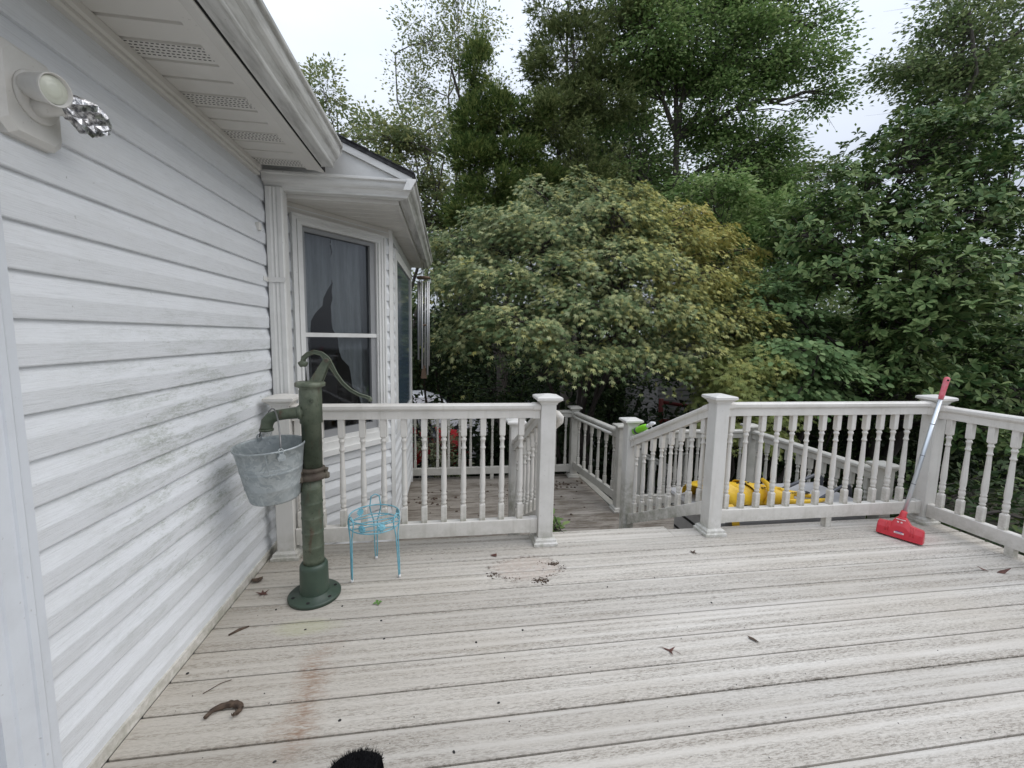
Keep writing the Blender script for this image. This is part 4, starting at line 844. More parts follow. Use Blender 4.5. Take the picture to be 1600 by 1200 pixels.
# ------------------------------------------------------------------ cat at the lower edge (rump and back toward the far side)
def build_cat():
    root = thing('cat', (-.24, .76, 0), 'black furry cat at the bottom edge standing on the deck', 'cat')
    V = [(-.235, 1.010, .188), (-.235, .90, .190), (-.235, .74, .185), (-.235, .60, .195), (-.235, .52, .235), (-.235, .455, .262), (-.235, .405, .25)]
    Rr = [.088, .074, .068, .058, .042, .046, .024]; E = [(i, i + 1) for i in range(6)]
    def chain(root_i, pts, rs):
        k = root_i
        for p, r in zip(pts, rs): V.append(p); Rr.append(r); E.append((k, len(V) - 1)); k = len(V) - 1
    for s in (-1, 1):
        chain(0, [(-.235 + s * .045, 1.0, .15), (-.235 + s * .048, .965, .105), (-.235 + s * .048, 1.015, .055), (-.235 + s * .048, 1.0, .014), (-.235 + s * .048, .965, .012)], [.040, .026, .015, .013, .014])
        chain(3, [(-.235 + s * .038, .60, .13), (-.235 + s * .038, .61, .07), (-.235 + s * .038, .60, .014), (-.235 + s * .038, .575, .012)], [.030, .018, .013, .015])
        chain(5, [(-.235 + s * .028, .465, .300), (-.235 + s * .033, .470, .325)], [.016, .004])
    chain(0, [(-.245, 1.045, .165), (-.235, 1.100, .095), (-.226, 1.115, .05), (-.205, 1.10, .02)], [.070, .020, .014, .010])
    chain(0, [(-.275, .985, .165)], [.064]); chain(0, [(-.195, 1.0, .175)], [.062])
    me = bpy.data.meshes.new('body'); me.from_pydata(V, E, []); o = bpy.data.objects.new('cat_skin_tmp', me); COL.objects.link(o)
    sk = o.modifiers.new('s', 'SKIN'); 
    for i, r in enumerate(Rr): me.skin_vertices[0].data[i].radius = (r, r)
    me.skin_vertices[0].data[2].use_root = True
    ss = o.modifiers.new('u', 'SUBSURF'); ss.levels = 2; ss.render_levels = 2
    bpy.context.view_layer.update(); dg = bpy.context.evaluated_depsgraph_get(); m2 = bpy.data.meshes.new_from_object(o.evaluated_get(dg)); bpy.data.objects.remove(o)
    m2.materials.clear(); m2.materials.append(M['fur'])
    for p in m2.polygons: p.use_smooth = True
    m2.transform(Matrix.Translation((.004, -.026, -.002)))
    body = link('body', m2, root)
    # fur tufts: short leaning blades over the body
    V2 = []; F2 = []; polys = list(m2.polygons); wts = [p.area for p in polys]; rr = random.Random(5)
    for p in rr.choices(polys, wts, k=22000):
        vs = [m2.vertices[i].co for i in p.vertices]; a, b_ = rr.random(), rr.random()
        c0 = vs[0].lerp(vs[1], a).lerp(vs[-1].lerp(vs[2], a), b_); n_ = p.normal; lay = (n_ + Vector((rr.uniform(-.5, .5), .55 + rr.uniform(-.4, .4), rr.uniform(-.5, .3)))).normalized()
        t_ = n_.cross(lay).normalized() * .0007; k = len(V2); L_ = rr.uniform(.006, .016) * (1.5 if rr.random() < .12 else 1); V2 += [c0 - t_, c0 + t_, c0 + lay * L_]; F2.append((k, k + 1, k + 2))
    MB().add(V2, F2).build('fur', M['fur'], body, kind='stuff')
    for s in (-1, 1): MB().tube([(-.235 + s * .02, .367, .268), (-.235 + s * .021, .362, .269)], .007, 8).build('eye', NG('cat_eye', .1, (.3, .35, .05)).m, root)
    MB().tube([(-.227, .337, .246), (-.227, .330, .244)], [.006, .003], 8).build('nose', M['black'], root)
build_cat()

# ------------------------------------------------------------------ fallen leaves and debris on the deck
def star_outline(n, r1, r2, stem=.0, jit=.15, seed=0):
    rr = random.Random(seed); pts = []
    for k in range(2 * n):
        a = PI / 2 + PI * k / n; r = (r1 if k % 2 == 0 else r2) * (1 + rr.uniform(-jit, jit)); pts.append((r * math.cos(a), r * math.sin(a)))
    return pts
def flat_leaf(name, loc, rz_, outline, mat, label, curl=.3, stem=.03, size=1, cat='leaf', group='dead leaves lying on the deck'):
    V = [(0, 0, .002)] + [(x * size, y * size, .0015 + curl * (x * x + y * y) * size * 6 * (1 if i % 3 else .3)) for i, (x, y) in enumerate(outline)]
    n = len(outline); F = [(0, 1 + i, 1 + (i + 1) % n) for i in range(n)]
    b = MB().add(V, F); 
    if stem: b.tube([(0, 0, .002), (stem * .2, -stem * .6, .004), (stem * .1, -stem * 1.2, .002)], .0009, 4)
    o = b.build(name, mat, loc=(*loc, .0006), rot=(0, 0, rz_)); return tag(o, label, cat, group)
flat_leaf('dead_leaf', (-.912, 2.137), .4, star_outline(5, .034, .012, seed=1), M['dryleaf'], 'curled reddish brown maple leaf on the deck left of the pump base', 1.6, .03)
flat_leaf('dead_leaf', (-.985, 2.255), 1.2, star_outline(4, .034, .022, seed=2), M['brownleaf'], 'curled grey brown leaf at the foot of the siding by the wall post', 2.5, 0)
flat_leaf('dead_leaf', (.923, 1.52), .9, star_outline(3, .040, .007, seed=9), M['dryleaf'], 'dark red three-lobed leaf with a stem, alone in the middle of the deck', 1.0, .035)
flat_leaf('dead_leaf', (1.323, 1.536), 2.0, [(.026, 0), (.01, .010), (-.022, .006), (-.024, -.004), (.005, -.010)], M['brownleaf'], 'small folded dark leaf right of the three-lobed red leaf', 2, 0)
flat_leaf('dead_leaf', (3.13, 1.86), -.3, [(.0, .0), (.03, .016), (.075, .004), (.03, -.012)], M['dryleaf'], 'narrow dark red leaf, right one of the joined pair near the right railing', 1, 0)
flat_leaf('dead_leaf', (3.10, 1.875), 2.5, [(.0, .0), (.03, .010), (.060, .004), (.03, -.008)], M['dryleaf'], 'narrow dark red leaf, left one of the joined pair near the right railing', 1, 0)
flat_leaf('dead_leaf', (1.491, 2.275), .2, star_outline(5, .026, .010, seed=4), M['brownleaf'], 'small dark maple leaf in front of the right gate post', 1.5, .02)
flat_leaf('dead_leaf', (.275, 2.375), 1.4, star_outline(3, .024, .014, seed=6), M['dryleaf'], 'small orange brown leaf above the dried ring stain', 1.5, 0)
sp_ = thing('sprout', (-.337, 1.991, 0), 'tiny green clover sprout lying on the deck in front of the blue stand', 'sprout')
for k in range(4):
    a = k * 1.6 + .3; b = MB().add([(0, 0, .004), (.012, .008, .008), (.024, 0, .006), (.012, -.008, .008)], [(0, 1, 2), (0, 2, 3)]); b.xf(Matrix.Translation((-.337, 1.991, 0)) @ Matrix.Rotation(a, 4, 'Z')); b.build('leaf', M['sprout'], sp_)
cl = MB(); rr = random.Random(8); path = []; rad_ = []
for k in range(22):
    t = k / 21; a = 3.4 - 4.3 * t; R0 = .040 - .006 * t
    path.append((-.738 + R0 * math.cos(a) + (-.028 * (1 - t) ** 2), 1.438 + R0 * .8 * math.sin(a) - .012 * (1 - t) ** 2, .010 + rr.uniform(-.001, .003))); rad_.append((.0055 + .0055 * math.sin(PI * min(1, t * 1.05))) * rr.uniform(.85, 1.15))
cl.tube(path, rad_, 9)
for k in range(40):
    q = Vector(path[rr.randrange(8, 22)]); a = rr.uniform(0, 6.28); L_ = rr.uniform(.006, .013); cl.add([q, q + Vector((math.cos(a) * L_, math.sin(a) * L_, rr.uniform(0, .012))), q + Vector((math.cos(a + .6) * L_ * .7, math.sin(a + .6) * L_ * .7, -.003))], [(0, 1, 2)])
tag(cl.build('curled_catkin', M['brownleaf']), 'curled dark brown dried catkin lying near the wall at lower left', 'catkin')
def dots(pts, name, label, mat, zz=0.0):
    b = MB(); rr = random.Random(11)
    for x, y_, s in pts:
        a = rr.uniform(0, 3.1); ca, sa = math.cos(a), math.sin(a); h_ = s * .6; e = rr.uniform(.5, .9)
        rg = [[(x + (ca * math.cos(t) * s - sa * math.sin(t) * s * e) * k, y_ + (sa * math.cos(t) * s + ca * math.sin(t) * s * e) * k, zz + .0006 + z) for t in np.linspace(0, 2 * PI, 6, endpoint=False)] for k, z in ((1, 0), (.8, h_ * .6), (.3, h_))]
        b.rings(rg, True, True)
    return tag(b.build(name, mat), label, 'debris', kind='stuff')
rr = random.Random(21); P_ = []
for q in ((-.80, 2.0), (-.30, 1.86), (-.50, 1.99), (-.27, 1.74), (.12, 1.67), (-.52, 1.24), (-.36, 1.36), (-.34, 1.1), (-.98, 1.64), (.02, 1.2), (.83, 1.99), (1.12, 2.04), (-.62, 1.84), (.18, 1.36), (.33, 1.72), (1.3, 1.8)): P_.append((*q, .0062))
for _ in range(170): P_.append((rr.uniform(-.95, 3.3), rr.uniform(1.0, 2.5), rr.uniform(.0012, .0032)))
dots(P_, 'seed_debris', 'scattered small dark seeds and specks on the upper deck boards', M['black'])
P_ = []
for k in range(110):
    a = rr.choice([rr.uniform(-.5, .5), rr.uniform(3.5, 4.3), rr.uniform(-1.6, -.7), rr.uniform(-1.5, .7)]); P_.append((.44 + .205 * math.cos(a) * rr.choice([rr.uniform(.85, 1.08), rr.uniform(.3, 1.15)]), 2.22 + .125 * math.sin(a) * rr.uniform(.8, 1.1), rr.uniform(.0015, .0045)))
for k in range(44): P_.append((.50 + rr.gauss(0, .020), 2.085 + rr.gauss(0, .010), rr.uniform(.003, .007)))
for k in range(44): P_.append((.60 + rr.gauss(0, .02), 2.245 + rr.gauss(0, .008), rr.uniform(.003, .007)))
for k in range(34): P_.append((.24 + rr.gauss(0, .02), 2.17 + rr.gauss(0, .015), rr.uniform(.003, .006)))
dots(P_, 'ring_debris', 'ring of dried dirt crumbs where a pot stood near the left gate post', M['brownleaf'])
P_ = [(rr.uniform(-.4, 1.5), rr.uniform(3.4, 5.2), rr.uniform(.006, .018)) for _ in range(70)] + [(rr.gauss(1.5, .12), rr.gauss(5.0, .12), rr.uniform(.01, .02)) for _ in range(30)] + [(rr.gauss(-.2, .12), rr.gauss(4.7, .2), rr.uniform(.01, .025)) for _ in range(22)]
dots(P_, 'leaf_litter', 'dark leaf litter scattered over the lower deck', M['brownleaf'], ZL)
twg = MB().tube([(-.93, 1.84, .003), (-.90, 1.87, .004), (-.87, 1.89, .003)], [.004, .007, .003], 5).build('twig', M['brownleaf']); tag(twg, 'short brown bark twig on the deck below the pump, near the wall', 'twig')
twg = MB().tube([(-.87, 1.53, .003), (-.83, 1.57, .005), (-.80, 1.585, .003)], .0013, 5).build('twig', M['brownleaf']); tag(twg, 'thin dry grass stalk on the deck above the curled brown catkin', 'twig')
# ------------------------------------------------------------------ vegetation
def leaf_template(kind):
    """unit leaf along +x, normal +z: verts, face list"""
    if kind == 'star':            # palmate: seven narrow pointed lobes
        V = [(0, 0, 0)]; n = 7; F = []
        angs = [-2.05, -1.35, -.68, 0, .68, 1.35, 2.05]; ln = [.36, .62, .85, 1.0, .85, .62, .36]
        for a, l in zip(angs, ln):
            k = len(V); w_ = .25 * l
            V += [(math.cos(a) * l * .45 - math.sin(a) * w_ * .5, math.sin(a) * l * .45 + math.cos(a) * w_ * .5, .02), (math.cos(a) * l, math.sin(a) * l, -.12 * l), (math.cos(a) * l * .45 + math.sin(a) * w_ * .5, math.sin(a) * l * .45 - math.cos(a) * w_ * .5, .02)]
            F.append((0, k + 2, k + 1, k))
        V = [(x * .62 + .0, y * .62, z * .62) for x, y, z in V]
    elif kind == 'oval':
        V = [(0, 0, 0), (.30, -.19, .05), (.72, -.17, .03), (1, 0, -.10), (.72, .17, .03), (.30, .19, .05), (.5, 0, -.02)]
        F = [(0, 1, 6, 5), (1, 2, 3, 6), (6, 3, 4, 5)]
    elif kind == 'obovate':       # magnolia: wider near the tip
        V = [(0, 0, 0), (.45, -.17, .06), (.78, -.20, .02), (1, 0, -.14), (.78, .20, .02), (.45, .17, .06), (.5, 0, -.01)]
        F = [(0, 1, 6, 5), (1, 2, 3, 6), (6, 3, 4, 5)]
    elif kind == 'round':
        V = [(0, 0, 0), (.35, -.32, .05), (.78, -.24, 0), (1, 0, -.08), (.78, .24, 0), (.35, .32, .05)]; F = [(0, 1, 2, 3), (0, 3, 4, 5)]
    elif kind == 'diamond':
        V = [(0, 0, 0), (.5, -.30, .04), (1, 0, -.06), (.5, .30, .04)]; F = [(0, 1, 2, 3)]
    elif kind == 'spray':         # scale-leaf spray
        V = [(0, 0, 0), (.5, -.10, 0), (1, 0, 0), (.5, .10, 0), (.25, 0, 0), (.62, .42, .05), (.45, .05, 0), (.62, -.42, .05)]; F = [(0, 1, 2, 3), (4, 6, 5), (4, 7, 6)]
    return np.array(V, dtype=np.float64), F
def place_leaves(P, D, N, S, kind):
    """P positions, D directions (leaf axis), N approximate normals, S sizes"""
    V, F = leaf_template(kind); D = D / np.linalg.norm(D, axis=1, keepdims=True)
    Y = np.cross(N, D); Y /= np.linalg.norm(Y, axis=1, keepdims=True) + 1e-9; Z = np.cross(D, Y)
    n = len(P); W = P[:, None, :] + S[:, None, None] * (V[None, :, 0:1] * D[:, None, :] + V[None, :, 1:2] * Y[:, None, :] + V[None, :, 2:3] * Z[:, None, :])
    flat = np.array([i for f in F for i in f]); cnt = np.array([len(f) for f in F]); off = np.arange(n)[:, None] * len(V)
    return W.reshape(-1, 3), (flat[None, :] + off).ravel(), np.tile(cnt, n)
class Wood:
    def __init__(s): s.V = []; s.F = []; s.n = 0
    def tube(s, pts, radii, k=5):
        pts = np.asarray(pts, float); m = len(pts); T = np.gradient(pts, axis=0); T /= np.linalg.norm(T, axis=1, keepdims=True) + 1e-9
        ref = np.array([0, 0, 1.]) if abs(T[0, 2]) < .9 else np.array([1., 0, 0]); A = np.cross(T, ref); A /= np.linalg.norm(A, axis=1, keepdims=True) + 1e-9; B = np.cross(A, T)
        a = np.arange(k) * 2 * PI / k; rr = np.asarray(radii)[:, None, None]
        ring = pts[:, None, :] + rr * (np.cos(a)[None, :, None] * A[:, None, :] + np.sin(a)[None, :, None] * B[:, None, :])
        s.V.append(ring.reshape(-1, 3)); i = np.arange(m - 1)[:, None] * k; j = np.arange(k)[None, :]; j2 = (j + 1) % k
        s.F.append((np.stack([i + j, i + j2, i + k + j2, i + k + j], -1) + s.n).ravel()); s.n += m * k
    def build(s, name, mat, parent):
        V = np.concatenate(s.V); F = np.concatenate(s.F); return link(name, fastmesh(name, V, F, np.full(len(F) // 4, 4), [mat], smooth=True), parent)
def curve(a, b, n=6, sag=.0, wob=.08, g_=rng):
    t = np.linspace(0, 1, n)[:, None]; a = np.asarray(a, float); b = np.asarray(b, float); L_ = np.linalg.norm(b - a)
    p = a + (b - a) * t; p[:, 2] += sag * L_ * np.sin(PI * t[:, 0]); p[1:-1] += g_.normal(0, wob * L_ / n, (n - 2, 3)); return p
def tree(label, cat, base, lobes, leaf, kind, size, mat, bark, trunk_r=.12, stems=1, trunk_top=None, flat=.35, clump=.35, tilt=.45, droop=.0, name='tree', group=None, per=60, seed=1, limb_r=.35, twigs=2, whorl=False, crown='crown', up=1.0, shell=.55, trunk_lean=(0, 0), big_leaves=0, near=None, face=None, sizevar=.25, out_bias=.45, cone=False, lift=0.):
    """lobes: (cx,cy,cz,rx,ry,rz,clumps).  Trunk -> limbs -> branches -> leaf clumps."""
    g_ = np.random.default_rng(seed); base = np.array(base, float)
    root = thing(name, tuple(base), label, cat, group); wd = Wood()
    ctr = np.mean([l[:3] for l in lobes], axis=0); top = np.array(trunk_top if trunk_top is not None else (ctr[0], ctr[1], max(l[2] for l in lobes)), float)
    trunks = []
    for s in range(stems):
        o = g_.normal(0, .12 if stems > 1 else 0, 3); o[2] = 0; e = top + (g_.normal(0, .35, 3) * np.array([2.2, 1.2, .5]) if stems > 1 else 0)
        p = curve(base + o, e, 10, 0, .10, g_); p[:, 0] += trunk_lean[0] * np.sin(np.linspace(0, PI, 10)); trunks.append(p)
        wd.tube(p, np.linspace(trunk_r, trunk_r * .22, 10) * (1 + .25 * np.exp(-np.arange(10) * 1.5)), 9)
    P = []; D = []; N = []; S = []
    for (cx, cy, cz, rx, ry, rz, nc) in lobes:
        c = np.array([cx, cy, cz]); rad = np.array([rx, ry, rz])
        tp = trunks[g_.integers(len(trunks))]; cand = tp[tp[:, 2] < cz + .1]; att = cand[-1] if len(cand) else tp[2]
        k_att = max(1, len(cand) - 1 - int(g_.integers(0, 2))); att = tp[min(k_att, len(tp) - 1)]
        limb = curve(att, c, 8, .06, .12, g_); L_ = np.linalg.norm(c - att); r0 = trunk_r * limb_r * min(1, .5 + L_ / 6)
        wd.tube(limb, np.linspace(r0, r0 * .3, 8), 6)
        u = g_.normal(size=(int(nc), 3)); u /= np.linalg.norm(u, axis=1, keepdims=True); q = (shell + (1 - shell) * g_.random((int(nc), 1))) ** .8 * u
        q[:, 2] = np.where(q[:, 2] < -.35, q[:, 2] * .55, q[:, 2]); K = c + q * rad
        if cone: f = 1 - .80 * np.clip((K[:, 2] - (cz - rz)) / (2 * rz), 0, 1); K[:, :2] = c[:2] + (K[:, :2] - c[:2]) * f[:, None]
        for kk in K:
            st = limb[g_.integers(3, 8)]; br_ = curve(st, kk, 5, -.03, .16, g_); rb = max(.006, r0 * .28); wd.tube(br_, np.linspace(rb, rb * .3, 5), 4)
            outv = kk - c; outv = outv / (np.linalg.norm(outv) + 1e-6)
            for _ in range(twigs):
                wd.tube(curve(br_[3], kk + g_.normal(0, 1, 3) * clump * np.array([.9, .9, flat * .9]), 3, 0, .1, g_), [rb * .35, rb * .25, rb * .1], 3)
            m = int(per * g_.uniform(.6, 1.4)); off = g_.normal(0, .55, (m, 3)) * clump * np.array([1, 1, flat])
            pos = kk + off; r_xy = np.linalg.norm(off[:, :2], axis=1); pos[:, 2] -= droop * r_xy ** 2 / clump
            if whorl:
                w_ = max(1, m // 7); cen = kk + g_.normal(0, .6, (w_, 3)) * clump * np.array([1, 1, flat]); idx = np.arange(m) % w_; pos = cen[idx]
                nrm = np.tile(outv * .8 + np.array([0, 0, .9]), (w_, 1)) + g_.normal(0, .35, (w_, 3)); nrm /= np.linalg.norm(nrm, axis=1, keepdims=True); nn_ = nrm[idx]
                t_ = np.cross(nn_, g_.normal(size=(m, 3))); t_ /= np.linalg.norm(t_, axis=1, keepdims=True); d = t_ + nn_ * g_.uniform(-.15, .75, (m, 1)); no = nn_ + t_ * .2
            else:
                d = np.stack([off[:, 0], off[:, 1], off[:, 2] * .3 - droop * r_xy], 1) + g_.normal(0, .5, (m, 3)) * clump * np.array([1, 1, .5]) + outv * clump * out_bias
                no = np.tile(np.array([0, 0, up]), (m, 1)) + outv * .55 + g_.normal(0, tilt, (m, 3)); d[:, 2] += lift
                if face is not None:
                    fv = kk - np.array(face[:3]); fv[2] *= .5; fv /= np.linalg.norm(fv) + 1e-6; no += fv * face[3]; d[:, 2] -= face[3] * .22 * clump * 2; d += fv * clump * .3
            P.append(pos); D.append(d + 1e-4); N.append(no); S.append(size * g_.uniform(1 - sizevar, 1 + sizevar, m))
    P = np.concatenate(P); D = np.concatenate(D); N = np.concatenate(N); S = np.concatenate(S)
    wd.build('trunk', bark, root)
    if big_leaves:
        vis = P - np.array([0, 0, 1.3]); dist = np.linalg.norm(vis, axis=1); score = S / dist; fr_ = np.array(near); sel = np.where(np.linalg.norm((P - fr_[:3]) / fr_[3:6], axis=1) < 1)[0]
        sel = sel[np.argsort(dist[sel])][:big_leaves]; V, F = leaf_template(kind); me = bpy.data.meshes.new('leaf'); me.from_pydata(V.tolist(), [], F); me.materials.append(mat)
        mask = np.ones(len(P), bool); mask[sel] = False
        Dn = D / np.linalg.norm(D, axis=1, keepdims=True)
        for i in sel:
            dx = Vector(Dn[i]); yy = Vector(N[i]).cross(dx).normalized(); zz = dx.cross(yy); M4 = Matrix((dx, yy, zz)).transposed().to_4x4()
            o = bpy.data.objects.new('leaf', me); COL.objects.link(o); o.parent = root; o.matrix_parent_inverse = PINV[root.name]; o.matrix_basis = Matrix.Translation(Vector(P[i])) @ M4 @ Matrix.Scale(float(S[i]), 4)
        P, D, N, S = P[mask], D[mask], N[mask], S[mask]
    V, F, Cn = place_leaves(P, D, N, S, kind); link(crown, fastmesh(crown, V, F, Cn, [mat]), root, kind='stuff'); NL.append((label[:30], len(P))); return root
NL = []
GZ0 = -1.93
# Japanese maple in the middle
tree('broad Japanese maple with grey green leaves turning yellow and orange at its upper right', 'tree', (2.2, 7.4, GZ0),
     [(.35, 6.6, 2.75, .70, .7, .28, 26), (.9, 6.7, 3.05, .8, .8, .26, 32), (1.9, 6.9, 3.38, .9, .8, .26, 36), (2.55, 6.9, 3.62, .8, .7, .22, 28), (3.5, 7.0, 3.32, .85, .8, .26, 34), (4.2, 7.1, 3.05, .75, .8, .26, 30), (4.75, 7.0, 2.55, .6, .7, .24, 24),
      (-.05, 6.9, 2.2, .5, .6, .3, 18), (1.4, 6.3, 2.85, .8, .7, .26, 32), (2.4, 6.4, 3.15, .8, .7, .26, 34), (3.3, 6.5, 2.85, .8, .7, .26, 32), (.55, 6.0, 2.15, .75, .6, .26, 28), (1.45, 5.9, 2.25, .8, .6, .26, 32), (2.5, 5.9, 2.45, .85, .6, .26, 36), (3.5, 6.1, 2.25, .8, .6, .26, 32), (4.3, 6.5, 2.15, .6, .6, .26, 24),
      (.95, 5.5, 1.50, .70, .45, .24, 26), (1.9, 5.5, 1.75, .80, .5, .26, 32), (2.9, 5.6, 1.80, .85, .5, .26, 34), (3.8, 5.9, 1.60, .75, .5, .26, 30), (4.6, 6.2, 1.65, .6, .5, .24, 22), (1.6, 5.4, 1.12, .55, .4, .18, 18), (2.5, 5.5, 1.22, .6, .4, .18, 20), (3.4, 5.6, 1.15, .6, .4, .2, 20),
      (2.0, 7.6, 2.6, 1.5, .6, .9, 40), (3.6, 7.7, 2.2, 1.3, .6, .9, 34), (.8, 7.5, 1.7, 1.0, .5, .8, 24),
      (4.9, 6.4, 1.95, .55, .5, .18, 18), (5.0, 6.3, 1.35, .5, .4, .18, 16), (4.4, 5.9, 1.05, .5, .4, .16, 16), (.1, 6.3, 1.25, .4, .4, .16, 10), (2.7, 7.0, 3.78, .3, .4, .10, 6),
      (1.25, 6.8, 3.65, .22, .3, .12, 5), (2.1, 6.9, 3.85, .2, .3, .15, 4), (3.2, 7.0, 3.75, .25, .3, .12, 5), (4.0, 7.0, 3.5, .25, .3, .1, 5), (-.25, 6.7, 2.7, .2, .3, .1, 4), (5.15, 6.9, 2.9, .25, .3, .12, 5), (5.2, 6.7, 2.2, .3, .3, .12, 6), (.15, 6.4, 1.6, .25, .3, .15, 6)],
     None, 'star', .098, M['maple'], M['bark_d'], trunk_r=.055, stems=6, trunk_top=(2.4, 6.9, 2.6), flat=.22, clump=.23, tilt=.42, droop=.7, face=(2.3, 9.0, 1.6, .7), per=58, seed=3, limb_r=.55, twigs=1, shell=.70)
tree('smaller yellow green maple filling the space under the Japanese maple at its lower right', 'tree', (4.3, 5.9, GZ0),
     [(3.75, 5.35, .85, .45, .35, .22, 24), (4.25, 5.35, 1.05, .45, .35, .22, 26), (4.5, 5.45, .80, .4, .35, .2, 20), (4.0, 5.3, .55, .5, .35, .2, 26), (4.45, 5.3, .35, .42, .35, .2, 22), (3.9, 5.3, .22, .42, .35, .2, 20), (4.3, 5.3, .02, .45, .35, .18, 18), (4.2, 5.8, .5, .5, .4, .5, 24)],
     None, 'star', .10, M['maple2'], M['bark_d'], trunk_r=.05, stems=3, trunk_top=(4.2, 5.7, .7), flat=.25, clump=.19, tilt=.4, droop=.6, face=(4.9, 7.0, .6, .8), per=50, seed=4, limb_r=.7)
# magnolia on the right
tree('large dark glossy magnolia with big leaves filling the right side behind the deck', 'tree', (8.6, 7.2, GZ0),
     [(5.9, 6.4, 3.05, .75, .8, .6, 26), (6.9, 6.6, 3.7, .9, .8, .7, 34), (8.1, 6.8, 4.5, 1.0, .9, .75, 38), (9.2, 6.7, 5.1, 1.1, 1, .8, 38), (6.0, 5.9, 2.35, .7, .6, .5, 26), (7.1, 6.0, 2.85, .8, .7, .6, 32),
      (6.4, 5.0, 2.15, .60, .55, .50, 30), (6.9, 5.1, 1.75, .55, .55, .45, 26), (6.2, 5.0, 1.55, .50, .45, .38, 22), (8.2, 5.9, 3.4, .9, .8, .8, 36), (9.3, 6.1, 3.9, .9, .8, .9, 34), (8.3, 5.6, 2.1, .8, .7, .6, 28), (9.2, 5.7, 2.5, .8, .7, .8, 28),
      (6.3, 5.2, .95, .55, .4, .28, 20), (7.6, 5.3, .75, .7, .4, .35, 20), (8.4, 5.3, 1.2, .7, .5, .5, 22), (7.9, 5.0, .05, .6, .4, .3, 16), (9.2, 5.6, .6, .8, .6, .6, 20), (7.2, 6.6, 1.2, 1.2, .8, .9, 24), (8.8, 6.8, .2, 1.3, .8, 1.0, 24)],
     None, 'obovate', .115, M['magn'], M['bark_d'], trunk_r=.13, stems=3, trunk_top=(7.9, 6.8, 4.0), flat=.55, clump=.30, tilt=.5, per=64, seed=6, limb_r=.5, whorl=True, shell=.68, big_leaves=290, near=(6.5, 5.0, 1.8, 1.3, 1.0, 1.2))
tree('low dogwood with broad mid green leaves below the magnolia, above the right railing', 'tree', (5.2, 6.4, GZ0),
     [(4.85, 5.5, 1.15, .55, .5, .22, 22), (5.35, 5.5, .95, .55, .5, .20, 22), (4.8, 5.4, .65, .5, .4, .20, 20), (5.4, 5.4, .55, .5, .4, .16, 14), (5.1, 6.3, 1.9, .7, .6, .35, 22), (5.7, 6.4, 1.5, .6, .5, .4, 18)],
     None, 'round', .095, M['dogwood'], M['bark_d'], trunk_r=.05, stems=2, trunk_top=(5.2, 6.0, 1.2), flat=.22, clump=.26, tilt=.32, droop=.3, face=(5.8, 7.5, 1.2, .9), per=48, seed=8, limb_r=.7)
# tall trees
tree('tall leafy tree with a visible grey trunk rising behind the Japanese maple', 'tree', (7.0, 13.2, GZ0),
     [(5.5, 13.6, 7.0, 1.3, 1.2, 1.5, 44), (6.8, 14.2, 5.6, 1.8, 1.2, 1.2, 50), (8.9, 13.0, 6.6, 1.7, 1.4, 1.2, 62), (10.3, 12.9, 6.0, 1.1, 1.1, 1.1, 34), (8.2, 12.9, 8.2, 1.3, 1.3, 1.1, 50), (9.8, 12.9, 7.5, .9, 1.0, .6, 24), (5.6, 12.6, 9.6, 1.4, 1.4, 1.4, 50), (7.2, 12.8, 9.9, 1.6, 1.5, 1.4, 62), (8.8, 12.6, 9.7, 1.4, 1.4, 1.2, 50),
      (10.4, 12.4, 9.7, 1.1, 1.0, .7, 22), (11.4, 12.4, 9.0, .55, .6, .9, 9), (7.0, 13.0, 12.0, 2.2, 1.7, 1.2, 60), (9.4, 12.8, 11.6, 1.5, 1.3, 1.0, 36), (10.9, 12.5, 10.8, .8, .8, .5, 10), (8.6, 12.6, 4.9, 1.5, 1.2, 1.0, 48), (5.8, 12.8, 4.6, 1.5, 1.2, .9, 36), (4.9, 13.2, 11.8, 1.2, 1.2, 1.2, 26)],
     None, 'diamond', .118, M['tall'], M['bark'], trunk_r=.17, trunk_top=(7.15, 13.0, 12.5), flat=.55, clump=.52, tilt=.6, droop=.3, per=122, seed=11, limb_r=.55, shell=.55)
tree('dark green cedar with a pointed crown left of the centre', 'tree', (1.6, 12.5, GZ0),
     [(.75, 12.2, 8.3, .22, .25, .9, 16), (.6, 12.2, 7.0, .5, .4, .6, 26), (1.3, 12.1, 7.3, .35, .4, .7, 20), (1.7, 12.2, 6.3, .8, .6, .5, 34), (.6, 12.1, 6.0, .6, .6, .45, 26), (2.3, 12.2, 7.4, .45, .5, .6, 18), (2.5, 12.3, 5.6, .7, .6, .5, 26), (1.2, 12.0, 5.3, .9, .7, .4, 34), (.4, 12.0, 4.6, .5, .6, .35, 20), (1.9, 12.0, 4.5, .9, .7, .4, 32), (.9, 12.0, 3.8, .7, .7, .4, 26), (2.6, 12.1, 3.8, .7, .6, .4, 20)],
     None, 'spray', .17, M['cedar'], M['bark_d'], trunk_r=.13, stems=2, trunk_top=(1.1, 12.3, 8.4), flat=.9, clump=.24, tilt=.9, per=88, seed=12, out_bias=1.6, limb_r=.4, shell=.45, lift=.12)
